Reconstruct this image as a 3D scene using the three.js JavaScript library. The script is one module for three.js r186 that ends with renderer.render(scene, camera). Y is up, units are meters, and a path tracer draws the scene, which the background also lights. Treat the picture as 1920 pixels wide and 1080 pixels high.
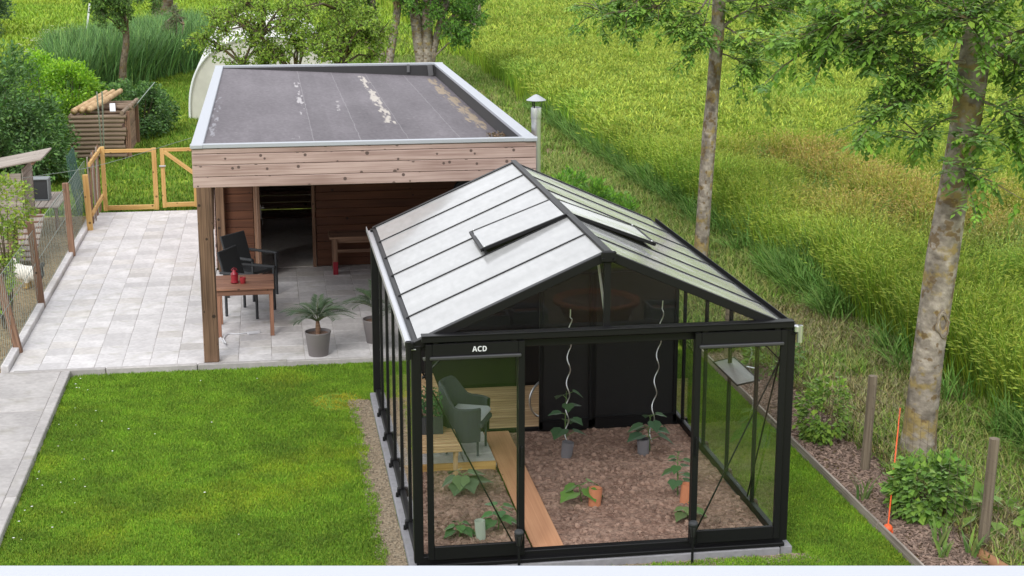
import * as THREE from 'three';
import { mergeGeometries, mergeVertices } from 'three/addons/utils/BufferGeometryUtils.js';
import { MarchingCubes } from 'three/addons/objects/MarchingCubes.js';
import { FontLoader } from 'three/addons/loaders/FontLoader.js';
import { TextGeometry } from 'three/addons/geometries/TextGeometry.js';

// ---------------------------------------------------------------- camera, sky, sun, exposure
const scene = new THREE.Scene();
const camera = new THREE.PerspectiveCamera(21.24, 16 / 9, 0.1, 3000);
camera.position.set(0, 5, 0);
camera.rotation.order = 'YXZ';
camera.rotation.y = -9.018 * Math.PI / 180;
camera.rotation.x = -13.473 * Math.PI / 180;
const renderer = new THREE.WebGLRenderer({ antialias: true });
renderer.toneMapping = THREE.LinearToneMapping;
renderer.toneMappingExposure = 1.5;
renderer.shadowMap.enabled = true;

function mulberry(a) { return () => { a |= 0; a = a + 0x6D2B79F5 | 0; let t = Math.imul(a ^ a >>> 15, 1 | a); t = t + Math.imul(t ^ t >>> 7, 61 | t) ^ t; return ((t ^ t >>> 14) >>> 0) / 4294967296; }; }
let rnd = mulberry(7);
const R = (a, b) => a + (b - a) * rnd();
const seed = (n) => { rnd = mulberry(n); };
// tileable value noise, period p (whole number of cells)
function hash2(x, y, s) { let h = Math.imul(x, 374761393) + Math.imul(y, 668265263) + Math.imul(s, 974634777); h = Math.imul(h ^ h >>> 13, 1274126177); return ((h ^ h >>> 16) >>> 0) / 4294967296; }
function vn(x, y, px, py, s) {
  const xi = Math.floor(x), yi = Math.floor(y), fx = x - xi, fy = y - yi, u = fx * fx * (3 - 2 * fx), v = fy * fy * (3 - 2 * fy);
  const m = (a, p) => ((a % p) + p) % p;
  const x0 = m(xi, px), x1 = m(xi + 1, px), y0 = m(yi, py), y1 = m(yi + 1, py);
  return (hash2(x0, y0, s) * (1 - u) + hash2(x1, y0, s) * u) * (1 - v) + (hash2(x0, y1, s) * (1 - u) + hash2(x1, y1, s) * u) * v;
}
function fbm(u, v, p, oct, s, py = p) { let a = 0, w = 0.5, t = 0; for (let o = 0; o < oct; o++) { a += w * vn(u * p, v * py, p, py, s + o); t += w; w *= 0.5; p *= 2; py *= 2; } return a / t; }
const wn = (x, z, s) => vn(x + 4000, z + 4000, 1e6, 1e6, s);                       // world noise, cell 1 m
const wfbm = (x, z, s) => 0.55 * wn(x, z, s) + 0.3 * wn(x * 2.1, z * 2.1, s + 1) + 0.15 * wn(x * 4.3, z * 4.3, s + 2);
const smooth = (a, b, x) => { const t = Math.min(1, Math.max(0, (x - a) / (b - a))); return t * t * (3 - 2 * t); };
const mix = (a, b, t) => a + (b - a) * t;

{ // overcast sky: an even white cloud sheet, a little brighter overhead
  const w = 1024, h = 512, d = new Float32Array(w * h * 4);
  for (let j = 0; j < h; j++) for (let i = 0; i < w; i++) {
    const el = (j + 0.5) / h * Math.PI - Math.PI / 2, s = Math.max(0, Math.sin(el));
    const c = fbm(i / w, j / h, 6, 5, 11, 8);
    const L = (0.86 + 0.22 * s) * (0.84 + 0.32 * c);
    const k = (j * w + i) * 4;
    d[k] = L * 0.965; d[k + 1] = L * 0.985; d[k + 2] = L * 1.03; d[k + 3] = 1;
  }
  const t = new THREE.DataTexture(d, w, h, THREE.RGBAFormat, THREE.FloatType);
  t.mapping = THREE.EquirectangularReflectionMapping; t.magFilter = THREE.LinearFilter; t.minFilter = THREE.LinearFilter; t.needsUpdate = true;
  scene.background = t; scene.environment = t;
}
const sun = new THREE.DirectionalLight(new THREE.Color(1, 0.96, 0.9), 1.15);
sun.position.set(-9, 19, 3); sun.target.position.set(1, 0, -18); sun.castShadow = true; sun.shadow.radius = 42;
Object.assign(sun.shadow.camera, { left: -40, right: 40, top: 60, bottom: -40, near: 1, far: 120 });
scene.add(sun, sun.target);

// ---------------------------------------------------------------- helpers
const V = (x, y, z) => new THREE.Vector3(x, y, z);
const taken = new Map();
function numbered(name) { const n = taken.get(name) || 0; taken.set(name, n + 1); return n ? `${name}_${String(n).padStart(3, '0')}` : name; }
function shade(o) { o.castShadow = true; o.receiveShadow = true; return o; }
function tag(o, label, category, group) { o.userData.label = label; o.userData.category = category; if (group) o.userData.group = group; return o; }
function thing(name, label, category, pos = [0, 0, 0], ry = 0, group) { const g = new THREE.Group(); g.name = numbered(name); g.position.set(...pos); g.rotation.y = ry; tag(g, label, category, group); scene.add(g); return g; }
function part(parent, name, geo, mat, pos, rot) { const m = shade(new THREE.Mesh(geo, mat)); m.name = name; if (pos) m.position.set(...pos); if (rot) m.rotation.set(...rot); parent.add(m); return m; }
function single(name, geo, mat, label, category, pos, rot, group) { const m = part(scene, numbered(name), geo, mat, pos, rot); return tag(m, label, category, group); }
function struct(name, geo, mat, pos, rot) { const m = part(scene, numbered(name), geo, mat, pos, rot); m.userData.kind = 'structure'; return m; }
function stuff(name, geo, mat, list, label, category, parent = scene) { // list: {p:[x,y,z], s, ry, c, tilt}
  const im = shade(new THREE.InstancedMesh(geo, mat, list.length)); im.name = parent === scene ? numbered(name) : name; im.userData.kind = 'stuff';
  const m = new THREE.Matrix4(), q = new THREE.Quaternion(), e = new THREE.Euler(), p = V(), s = V();
  list.forEach((l, i) => { e.set(l.tx || 0, l.ry || 0, l.tz || 0, 'YXZ'); q.setFromEuler(e); p.set(...l.p); if (l.s.length) s.set(...l.s); else s.setScalar(l.s); im.setMatrixAt(i, m.compose(p, q, s)); if (l.c) im.setColorAt(i, l.c); });
  if (label) { im.userData.label = label; im.userData.category = category; }
  parent.add(im); return im;
}
const C = (r, g, b) => new THREE.Color().setRGB(r, g, b);
const std = (o) => new THREE.MeshStandardMaterial(o);
const G = THREE;
// chamfered box with uv in metres, u along the longest side; off shifts the grain
const boxCache = new Map();
function cbox(w, h, d, b = 0.004, off = 0) {
  const key = [w, h, d, b, off].map(x => x.toFixed(4)).join();
  if (boxCache.has(key)) return boxCache.get(key);
  b = Math.min(b, w / 3, h / 3, d / 3);
  const hs = [w / 2, h / 2, d / 2], long = w >= h && w >= d ? 0 : h >= d ? 1 : 2, pos = [], uv = [], nor = [];
  const poly = (pts) => {
    const n = V().subVectors(pts[1], pts[0]).cross(V().subVectors(pts[2], pts[0])).normalize();
    const c = pts.reduce((a, p) => a.add(p), V()).divideScalar(pts.length);
    if (n.dot(c) < 0) { pts.reverse(); n.negate(); }
    const ax = [Math.abs(n.x), Math.abs(n.y), Math.abs(n.z)], a = ax.indexOf(Math.max(...ax));
    let [p, q] = [0, 1, 2].filter(k => k !== a); if (q === long) [p, q] = [q, p];
    for (let k = 1; k < pts.length - 1; k++) for (const v of [pts[0], pts[k], pts[k + 1]]) { pos.push(v.x, v.y, v.z); nor.push(n.x, n.y, n.z); uv.push(v.getComponent(p) + off * 0.731, v.getComponent(q) + off * 0.377 + a * 0.21); }
  };
  const vt = (a, s) => { const c = [0, 1, 2].map(k => s[k] * (hs[k] - (k === a ? 0 : b))); return V(...c); };
  for (let a = 0; a < 3; a++) for (const sa of [-1, 1]) { const [p, q] = [0, 1, 2].filter(k => k !== a); const mk = (sp, sq) => { const s = [0, 0, 0]; s[a] = sa; s[p] = sp; s[q] = sq; return vt(a, s); }; poly([mk(-1, -1), mk(1, -1), mk(1, 1), mk(-1, 1)]); }
  for (let a = 0; a < 3; a++) { const [p, q] = [0, 1, 2].filter(k => k !== a); for (const sp of [-1, 1]) for (const sq of [-1, 1]) { const mk = (f, sa) => { const s = [0, 0, 0]; s[a] = sa; s[p] = sp; s[q] = sq; return vt(f, s); }; poly([mk(p, -1), mk(p, 1), mk(q, 1), mk(q, -1)]); } }
  for (const x of [-1, 1]) for (const y of [-1, 1]) for (const z of [-1, 1]) poly([0, 1, 2].map(a => vt(a, [x, y, z])));
  const g = new THREE.BufferGeometry(); g.setAttribute('position', new THREE.Float32BufferAttribute(pos, 3)); g.setAttribute('normal', new THREE.Float32BufferAttribute(nor, 3)); g.setAttribute('uv', new THREE.Float32BufferAttribute(uv, 2));
  boxCache.set(key, g); return g;
}
const at = (g, x, y, z, rx = 0, ry = 0, rz = 0) => { const c = g.clone(); c.applyMatrix4(new THREE.Matrix4().compose(V(x, y, z), new THREE.Quaternion().setFromEuler(new THREE.Euler(rx, ry, rz, 'YXZ')), V(1, 1, 1))); return c; };
const flat = (g) => { const n = g.index ? g.toNonIndexed() : g; for (const k of Object.keys(n.attributes)) if (!['position', 'normal', 'uv'].includes(k)) n.deleteAttribute(k); return n; };
const merge = (list) => mergeGeometries(list.map(flat), false);
// bar of square section from a to b
function bar(a, b, w, h = w, cham = 0.003, off = 0) {
  const d = V().subVectors(b, a), L = d.length(), g = cbox(w, h, L, cham, off).clone();
  const m = new THREE.Matrix4().lookAt(b, a, Math.abs(d.y) / L > 0.99 ? V(0, 0, 1) : V(0, 1, 0)); m.setPosition((a.x + b.x) / 2, (a.y + b.y) / 2, (a.z + b.z) / 2);
  return g.applyMatrix4(m);
}
const barPart = (parent, name, a, b, w, h, mat, off = 0) => part(parent, name, bar(a, b, w, h, 0.004, off), mat);
function tube(points, r, seg = 24, rad = 6) { return new THREE.TubeGeometry(new THREE.CatmullRomCurve3(points), seg, r, rad, false); }
// tapered limb through points with radii
function limb(pts, rs, radial = 8, lump = 0, caps = true) {
  const pos = [], uv = [], idx = []; let v = 0;
  for (let i = 0; i < pts.length; i++) {
    const t = V().subVectors(pts[Math.min(i + 1, pts.length - 1)], pts[Math.max(i - 1, 0)]).normalize();
    const a = (Math.abs(t.y) > 0.8 ? V(1, 0, 0) : V(0, 1, 0)); a.sub(t.clone().multiplyScalar(a.dot(t))).normalize(); const b = V().crossVectors(t, a);
    if (i) v += pts[i].distanceTo(pts[i - 1]);
    for (let k = 0; k <= radial; k++) {
      const th = (k % radial) / radial * Math.PI * 2; let r = rs[i];
      if (lump) r *= 1 + lump * (wn(Math.cos(th) * 1.3 + pts[i].x * 3, Math.sin(th) * 1.3 + v * 2.2, 41) - 0.5);
      pos.push(pts[i].x + (a.x * Math.cos(th) + b.x * Math.sin(th)) * r, pts[i].y + (a.y * Math.cos(th) + b.y * Math.sin(th)) * r, pts[i].z + (a.z * Math.cos(th) + b.z * Math.sin(th)) * r);
      uv.push(k / radial, v);
      if (i < pts.length - 1 && k < radial) { const p = i * (radial + 1) + k, q = p + radial + 1; idx.push(p, p + 1, q, p + 1, q + 1, q); }
    }
  }
  const g = new THREE.BufferGeometry(); g.setAttribute('position', new THREE.Float32BufferAttribute(pos, 3)); g.setAttribute('uv', new THREE.Float32BufferAttribute(uv, 2)); g.setIndex(idx); g.computeVertexNormals();
  return g;
}
// triangle soup with vertex colours, for foliage
class Soup {
  constructor() { this.p = []; this.n = []; this.c = []; }
  tri(a, b, c, col) {
    const ux = b.x - a.x, uy = b.y - a.y, uz = b.z - a.z, vx = c.x - a.x, vy = c.y - a.y, vz = c.z - a.z;
    let nx = uy * vz - uz * vy, ny = uz * vx - ux * vz, nz = ux * vy - uy * vx; const l = Math.hypot(nx, ny, nz) || 1; nx /= l; ny /= l; nz /= l;
    this.p.push(a.x, a.y, a.z, b.x, b.y, b.z, c.x, c.y, c.z);
    for (let k = 0; k < 3; k++) { this.n.push(nx, ny, nz); this.c.push(col.r, col.g, col.b); }
  }
  leaf(p, dir, side, len, wid, col, fold = 0.25) { // folded rhombus
    const up = V().crossVectors(side, dir).normalize().multiplyScalar(fold * wid);
    const mid = p.clone().addScaledVector(dir, len * 0.45), l = mid.clone().addScaledVector(side, wid).add(up), r = mid.clone().addScaledVector(side, -wid).add(up), t = p.clone().addScaledVector(dir, len);
    this.tri(p, t, l, col); this.tri(p, r, t, col);
  }
  geo() { const g = new THREE.BufferGeometry(); g.setAttribute('position', new THREE.Float32BufferAttribute(this.p, 3)); g.setAttribute('normal', new THREE.Float32BufferAttribute(this.n, 3)); g.setAttribute('color', new THREE.Float32BufferAttribute(this.c, 3)); return g; }
}
const rdir = () => { const z = R(-1, 1), t = R(0, 6.2832), s = Math.sqrt(1 - z * z); return V(s * Math.cos(t), z, s * Math.sin(t)); };
const perp = (d) => V().crossVectors(d, rdir()).normalize();
const vary = (c, v) => { const k = 1 + R(-v, v); return C(c[0] * k * (1 + R(-0.12, 0.12)), c[1] * k, c[2] * k * (1 + R(-0.2, 0.2))); };

// ---------------------------------------------------------------- textures
function tex(w, h, fn, srgb = true, rep) {
  const d = new Uint8Array(w * h * 4);
  for (let j = 0; j < h; j++) for (let i = 0; i < w; i++) { const c = fn(i / w, j / h), k = (j * w + i) * 4; for (let q = 0; q < 3; q++) d[k + q] = Math.max(0, Math.min(255, c[q])); d[k + 3] = 255; }
  const t = new THREE.DataTexture(d, w, h); t.wrapS = t.wrapT = THREE.RepeatWrapping; t.magFilter = THREE.LinearFilter; t.minFilter = THREE.LinearMipmapLinearFilter; t.generateMipmaps = true;
  if (srgb) t.colorSpace = THREE.SRGBColorSpace; if (rep) t.repeat.set(...rep); t.needsUpdate = true; return t;
}
const grey = (x) => [x, x, x];
const ramp = (a, b, t) => [mix(a[0], b[0], t), mix(a[1], b[1], t), mix(a[2], b[2], t)];
// wood: grain along u; texture spans 2.4 m by 0.6 m
function wood(base, dark, s, knots = 14, streak = 1) {
  const kn = []; const rr = mulberry(s * 77 + 5); for (let k = 0; k < knots; k++) kn.push([rr(), rr(), 0.004 + rr() * 0.006, rr()]);
  const T = tex(1024, 256, (u, v) => {
    let wob = v; let kd = 0, kw = 0;
    for (const [ku, kv, kr] of kn) { let du = u - ku, dv = v - kv; du -= Math.round(du); dv -= Math.round(dv); const d = Math.hypot(du * 2.4, dv * 0.6) / (kr * 2.2); if (d < 9) { kw += Math.exp(-d * d / 6) * Math.sign(dv || 1) * 0.02; kd = Math.max(kd, 1 - smooth(0.75, 1.25, d)); } }
    const g1 = fbm(u, wob - kw, 3, 4, s, 48), g2 = fbm(u, wob - kw, 6, 3, s + 9, 110), p = fbm(u, v, 4, 4, s + 20, 4);
    let t = (g1 - 0.5) * 1.5 * streak + (g2 - 0.5) * 0.7 * streak + (p - 0.5) * 1.2 + 0.42;
    return ramp(ramp(base, dark, Math.min(1, Math.max(0, t))), dark.map(x => x * 0.55), kd * 0.85);
  }, true, [1 / 2.4, 1 / 0.6]);
  return T;
}
const T = {
  fascia: wood([190, 166, 158], [146, 120, 112], 3, 26, 0.7),
  wall: wood([108, 68, 46], [76, 46, 31], 5, 6, 0.7),
  post: wood([134, 106, 84], [78, 58, 44], 8, 20),
  pine: wood([214, 178, 114], [182, 138, 80], 11, 10, 0.8),
  board: wood([206, 154, 118], [184, 130, 96], 14, 3, 0.7),
  brown: wood([150, 118, 96], [96, 70, 56], 17, 14),
  greywood: wood([170, 160, 150], [120, 110, 102], 19, 10),
  deck: wood([206, 176, 136], [150, 118, 84], 23, 8),
  table: wood([160, 116, 92], [112, 78, 62], 29, 6),
  concrete: tex(512, 512, (u, v) => { const a = fbm(u, v, 4, 5, 31), b = fbm(u, v, 64, 2, 37), s = smooth(0.6, 0.8, fbm(u, v, 7, 4, 39)); const k = 200 + (a - 0.5) * 44 + (b - 0.5) * 26 - s * 14; return [k + 2, k - 1, k - 1 - s * 5]; }, true, [1 / 2.3, 1 / 2.3]),
  concreteBump: tex(512, 512, (u, v) => grey(128 + (fbm(u, v, 64, 3, 37) - 0.5) * 160), false, [1 / 2.3, 1 / 2.3]),
  soil: tex(1024, 1024, (u, v) => { const a = fbm(u, v, 10, 6, 43), b = fbm(u, v, 90, 3, 47); const k = 0.35 + (a - 0.5) * 1.0 + (b - 0.5) * 0.9; return ramp([112, 86, 74], [196, 166, 148], Math.min(1, Math.max(0, k))); }, true, [1 / 2, 1 / 2]),
  soilBump: tex(1024, 1024, (u, v) => grey(255 * Math.min(1, Math.max(0, 0.5 + (fbm(u, v, 40, 4, 49) - 0.5) * 1.8))), false, [1 / 2, 1 / 2]),
  turf: tex(512, 512, (u, v) => { const a = fbm(u, v, 6, 5, 53), b = fbm(u, v, 80, 2, 59); return ramp([70, 104, 16], [120, 154, 36], a * 0.6 + b * 0.4); }, true, [1 / 3, 1 / 3]),
  meadow: tex(1024, 1024, (u, v) => { const a = fbm(u, v, 8, 6, 61), b = fbm(u, v, 100, 2, 67); return ramp([112, 142, 28], [178, 194, 66], a * 0.6 + b * 0.4); }, true, [1 / 14, 1 / 14]),
  hay: tex(512, 512, (u, v) => { const a = fbm(u, v, 8, 5, 71), b = fbm(u, v, 100, 2, 73, 40); return ramp([84, 68, 46], [170, 150, 110], a * 0.5 + b * 0.5); }, true, [1 / 2, 1 / 2]),
  gravel: tex(512, 512, (u, v) => { const a = fbm(u, v, 6, 4, 79), b = fbm(u, v, 60, 3, 83); return ramp([98, 84, 66], [186, 170, 146], a * 0.4 + b * 0.6); }, true, [1, 1]),
  gravelBump: tex(512, 512, (u, v) => grey(255 * fbm(u, v, 60, 3, 83)), false, [1, 1]),
  // grey ash bark with ochre lichen: one turn round by 3 m
  bark: tex(512, 1024, (u, v) => {
    const a = fbm(u, v, 8, 5, 89, 30), st = fbm(u, v, 6, 4, 91, 110), l = fbm(u, v, 4, 5, 97, 15), l2 = fbm(u, v, 14, 4, 101, 50);
    let c = ramp([92, 84, 74], [184, 174, 160], Math.min(1, Math.max(0, a * 1.0 + (st - 0.5) * 0.4 + (fbm(u, v, 24, 3, 93, 70) - 0.5) * 0.5)));
    const L = smooth(0.5, 0.66, l * 0.55 + l2 * 0.45); c = ramp(c, ramp([128, 106, 50], [160, 138, 76], l2), L * 0.7);
    const m = smooth(0.62, 0.7, fbm(u, v, 10, 4, 103, 40)); return ramp(c, [96, 74, 44], m * 0.6);
  }, true, [1, 1 / 3]),
  barkBump: tex(512, 1024, (u, v) => grey(255 * (0.6 * fbm(u, v, 14, 4, 89, 46) + 0.4 * fbm(u, v, 24, 3, 93, 70))), false, [1, 1 / 3]),
  film: tex(256, 256, (u, v) => { const a = fbm(u, v, 5, 5, 107), k = 222 + (a - 0.5) * 40; return [k + 3, k, k - 8]; }, true, [0.5, 0.5]),
  brick: tex(256, 256, (u, v) => { const a = fbm(u, v, 8, 5, 109); return ramp([126, 70, 54], [164, 100, 78], a); }, true, [2, 2]),
};
const M = {
  fascia: std({ map: T.fascia, roughness: 0.85 }), wall: std({ map: T.wall, roughness: 0.75 }), post: std({ map: T.post, roughness: 0.85 }), pine: std({ map: T.pine, roughness: 0.8 }),
  board: std({ map: T.board, roughness: 0.75 }), brown: std({ map: T.brown, roughness: 0.85 }), greywood: std({ map: T.greywood, roughness: 0.9 }), deck: std({ map: T.deck, roughness: 0.8 }), table: std({ map: T.table, roughness: 0.7 }),
  concrete: std({ map: T.concrete, bumpMap: T.concreteBump, bumpScale: 0.002, roughness: 0.9 }),
  soil: std({ map: T.soil, bumpMap: T.soilBump, bumpScale: 0.016, roughness: 1 }),
  turf: std({ map: T.turf, roughness: 1 }), meadow: std({ map: T.meadow, roughness: 1 }), hay: std({ map: T.hay, roughness: 1 }),
  gravel: std({ map: T.gravel, bumpMap: T.gravelBump, bumpScale: 0.02, roughness: 1 }),
  bark: std({ map: T.bark, bumpMap: T.barkBump, bumpScale: 0.02, roughness: 0.95 }), film: new THREE.MeshPhysicalMaterial({ map: T.film, roughness: 0.98, transmission: 0.35, thickness: 0, side: THREE.DoubleSide }),
  brick: std({ map: T.brick, roughness: 0.9 }),
  black: new THREE.MeshPhysicalMaterial({ color: C(0.007, 0.007, 0.008), roughness: 0.45, specularIntensity: 0.6 }),
  blackPanel: std({ color: C(0.008, 0.008, 0.009), roughness: 0.5 }),
  alu: std({ color: C(0.72, 0.73, 0.76), roughness: 0.35, metalness: 0.9 }),
  trim: std({ color: C(0.46, 0.48, 0.52), roughness: 0.5, metalness: 0.35 }),
  steel: std({ color: C(0.6, 0.61, 0.62), roughness: 0.35, metalness: 0.9 }),
  glass: new THREE.MeshPhysicalMaterial({ color: C(0.982, 0.99, 0.985), roughness: 0.0, transmission: 1, thickness: 0, ior: 1.3, specularIntensity: 1 }),
  leaf: new THREE.MeshPhysicalMaterial({ color: 0xffffff, vertexColors: true, roughness: 0.95, transmission: 0.3, thickness: 0, side: THREE.DoubleSide }),
  glossLeaf: std({ vertexColors: true, roughness: 0.5, side: THREE.DoubleSide }),
  grass: std({ vertexColors: true, roughness: 0.8, side: THREE.DoubleSide }),
  wire: std({ color: C(0.28, 0.33, 0.3), roughness: 0.5, metalness: 0.5 }),
  red: std({ color: C(0.3, 0.015, 0.03), roughness: 0.35 }),
  terracotta: std({ color: C(0.5, 0.2, 0.1), roughness: 0.8 }),
  greyPot: std({ color: C(0.2, 0.18, 0.18), roughness: 0.6 }),
  wicker: std({ color: C(0.035, 0.038, 0.042), roughness: 0.7 }),
  cushion: std({ color: C(0.5, 0.53, 0.56), roughness: 0.95 }),
  white: std({ color: C(0.7, 0.71, 0.74), roughness: 0.5 }),
};
// ---------------------------------------------------------------- ground sheets
function sheet(name, x0, x1, z0, z1, y, mat, nx = 1, nz = 1, fn) {
  const g = new THREE.PlaneGeometry(x1 - x0, z1 - z0, nx, nz); g.rotateX(-Math.PI / 2); g.translate((x0 + x1) / 2, y, (z0 + z1) / 2);
  const p = g.attributes.position, u = g.attributes.uv;
  for (let i = 0; i < p.count; i++) { if (fn) p.setY(i, y + fn(p.getX(i), p.getZ(i))); u.setXY(i, p.getX(i), p.getZ(i)); }
  g.computeVertexNormals(); return struct(name, g, mat);
}
sheet('ground', -900, 900, -900, 300, -0.075, M.meadow);
sheet('lawn', -2.3, 4.99, -17.35, -0.6, -0.064, M.turf);
sheet('garden_bed', 5.01, 5.78, -18, -6, -0.066, M.hay);
sheet('chicken_run', -9, -3.1, -27.4, -16, -0.062, M.hay);
sheet('verge', 5.79, 7.4, -40, -4, -0.068, M.hay);

// ---------------------------------------------------------------- paving
const tileMats = [1, 0.97, 1.03, 0.985, 0.93].map((k, i) => { const m = M.concrete.clone(); m.color = C(k, k * (i === 4 ? 0.985 : 1), k * (i === 4 ? 0.95 : 1)); return m; });
const jointMat = std({ map: T.concrete, color: C(0.72, 0.7, 0.67), roughness: 1 });
function paving(name, x0, x1, z0, z1, tw, td, y, seedN, gap = 0.003, mats = tileMats) {
  seed(seedN);
  const root = struct(name, cbox(x1 - x0, 0.06, z1 - z0, 0.002), jointMat, [(x0 + x1) / 2, y - 0.036, (z0 + z1) / 2]);
  const nx = Math.max(1, Math.round((x1 - x0) / tw)), nz = Math.round((z1 - z0) / td), w = (x1 - x0) / nx, d = (z1 - z0) / nz;
  for (let i = 0; i < nx; i++) for (let j = 0; j < nz; j++) {
    const g = cbox(w - gap, 0.04, d - gap, 0.004, Math.floor(R(0, 6)));
    const m = mats[Math.floor(Math.pow(rnd(), 1.3) * 5)];
    part(root, 'paving_tile', g, m, [x0 + (i + 0.5) * w - (x0 + x1) / 2, 0.036 - 0.02 + R(-0.0015, 0.0015), z0 + (j + 0.5) * d - (z0 + z1) / 2], [R(-0.003, 0.003), 0, R(-0.003, 0.003)]);
  }
  return root;
}
paving('patio', -3.02, -0.84, -27.36, -17.46, 0.31, 0.31, 0, 3);
paving('terrace_floor', -0.835, 3.02, -22.4, -17.46, 0.385, 0.31, 0.001, 5);
const pathMats = [0.66, 0.6, 0.7, 0.63, 0.57].map(k => { const m = M.concrete.clone(); m.color = C(k * 1.02, k, k * 0.97); return m; });
paving('garden_path', -3.3, -2.44, -17.44, -5, 0.86, 0.5, 0, 8, 0.006, pathMats);
{ // concrete edging of patio and path: butted lengths
  seed(12);
  const root = struct('kerb', cbox(3.38, 0.16, 0.07, 0.006, 2), pathMats[2], [0.78 - 0.0, -0.076, -17.42]);
  root.scale.set(1, 1, 1);
  for (let k = 0; k < 3; k++) part(root, 'kerb_stone', cbox(1.02, 0.17, 0.075, 0.008, k), pathMats[k + 1], [-1.69 - 0.52 + (k - 1) * 1.03 + 0.0, 0.003, 0.001 * k]);
  for (let k = 0; k < 12; k++) part(root, 'kerb_stone', cbox(0.1, 0.16, 0.985, 0.008, k % 5), pathMats[(k * 3) % 5], [-2.387 - 0.78, 0.004, 0.56 + k * 0.995 - 0.03]);
  for (let k = 0; k < 11; k++) part(root, 'kerb_stone', cbox(0.09, 0.2, 0.9, 0.008, k % 5), tileMats[(k * 2 + 1) % 5], [-3.07 - 0.78, 0.045, -0.5 - k * 0.905]);
}
{ // timber lawn edging
  const e = thing('lawn_edging', 'pale thin timber lawn edging beside the bark mulch', 'edging', [5.0, 0, -13.5]);
  for (let k = 0; k < 5; k++) part(e, 'edging_board', cbox(0.024, 0.1, 2.38, 0.004, k), M.greywood, [0, -0.025, 5 - k * 2.4 - 1.9]);
}

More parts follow.
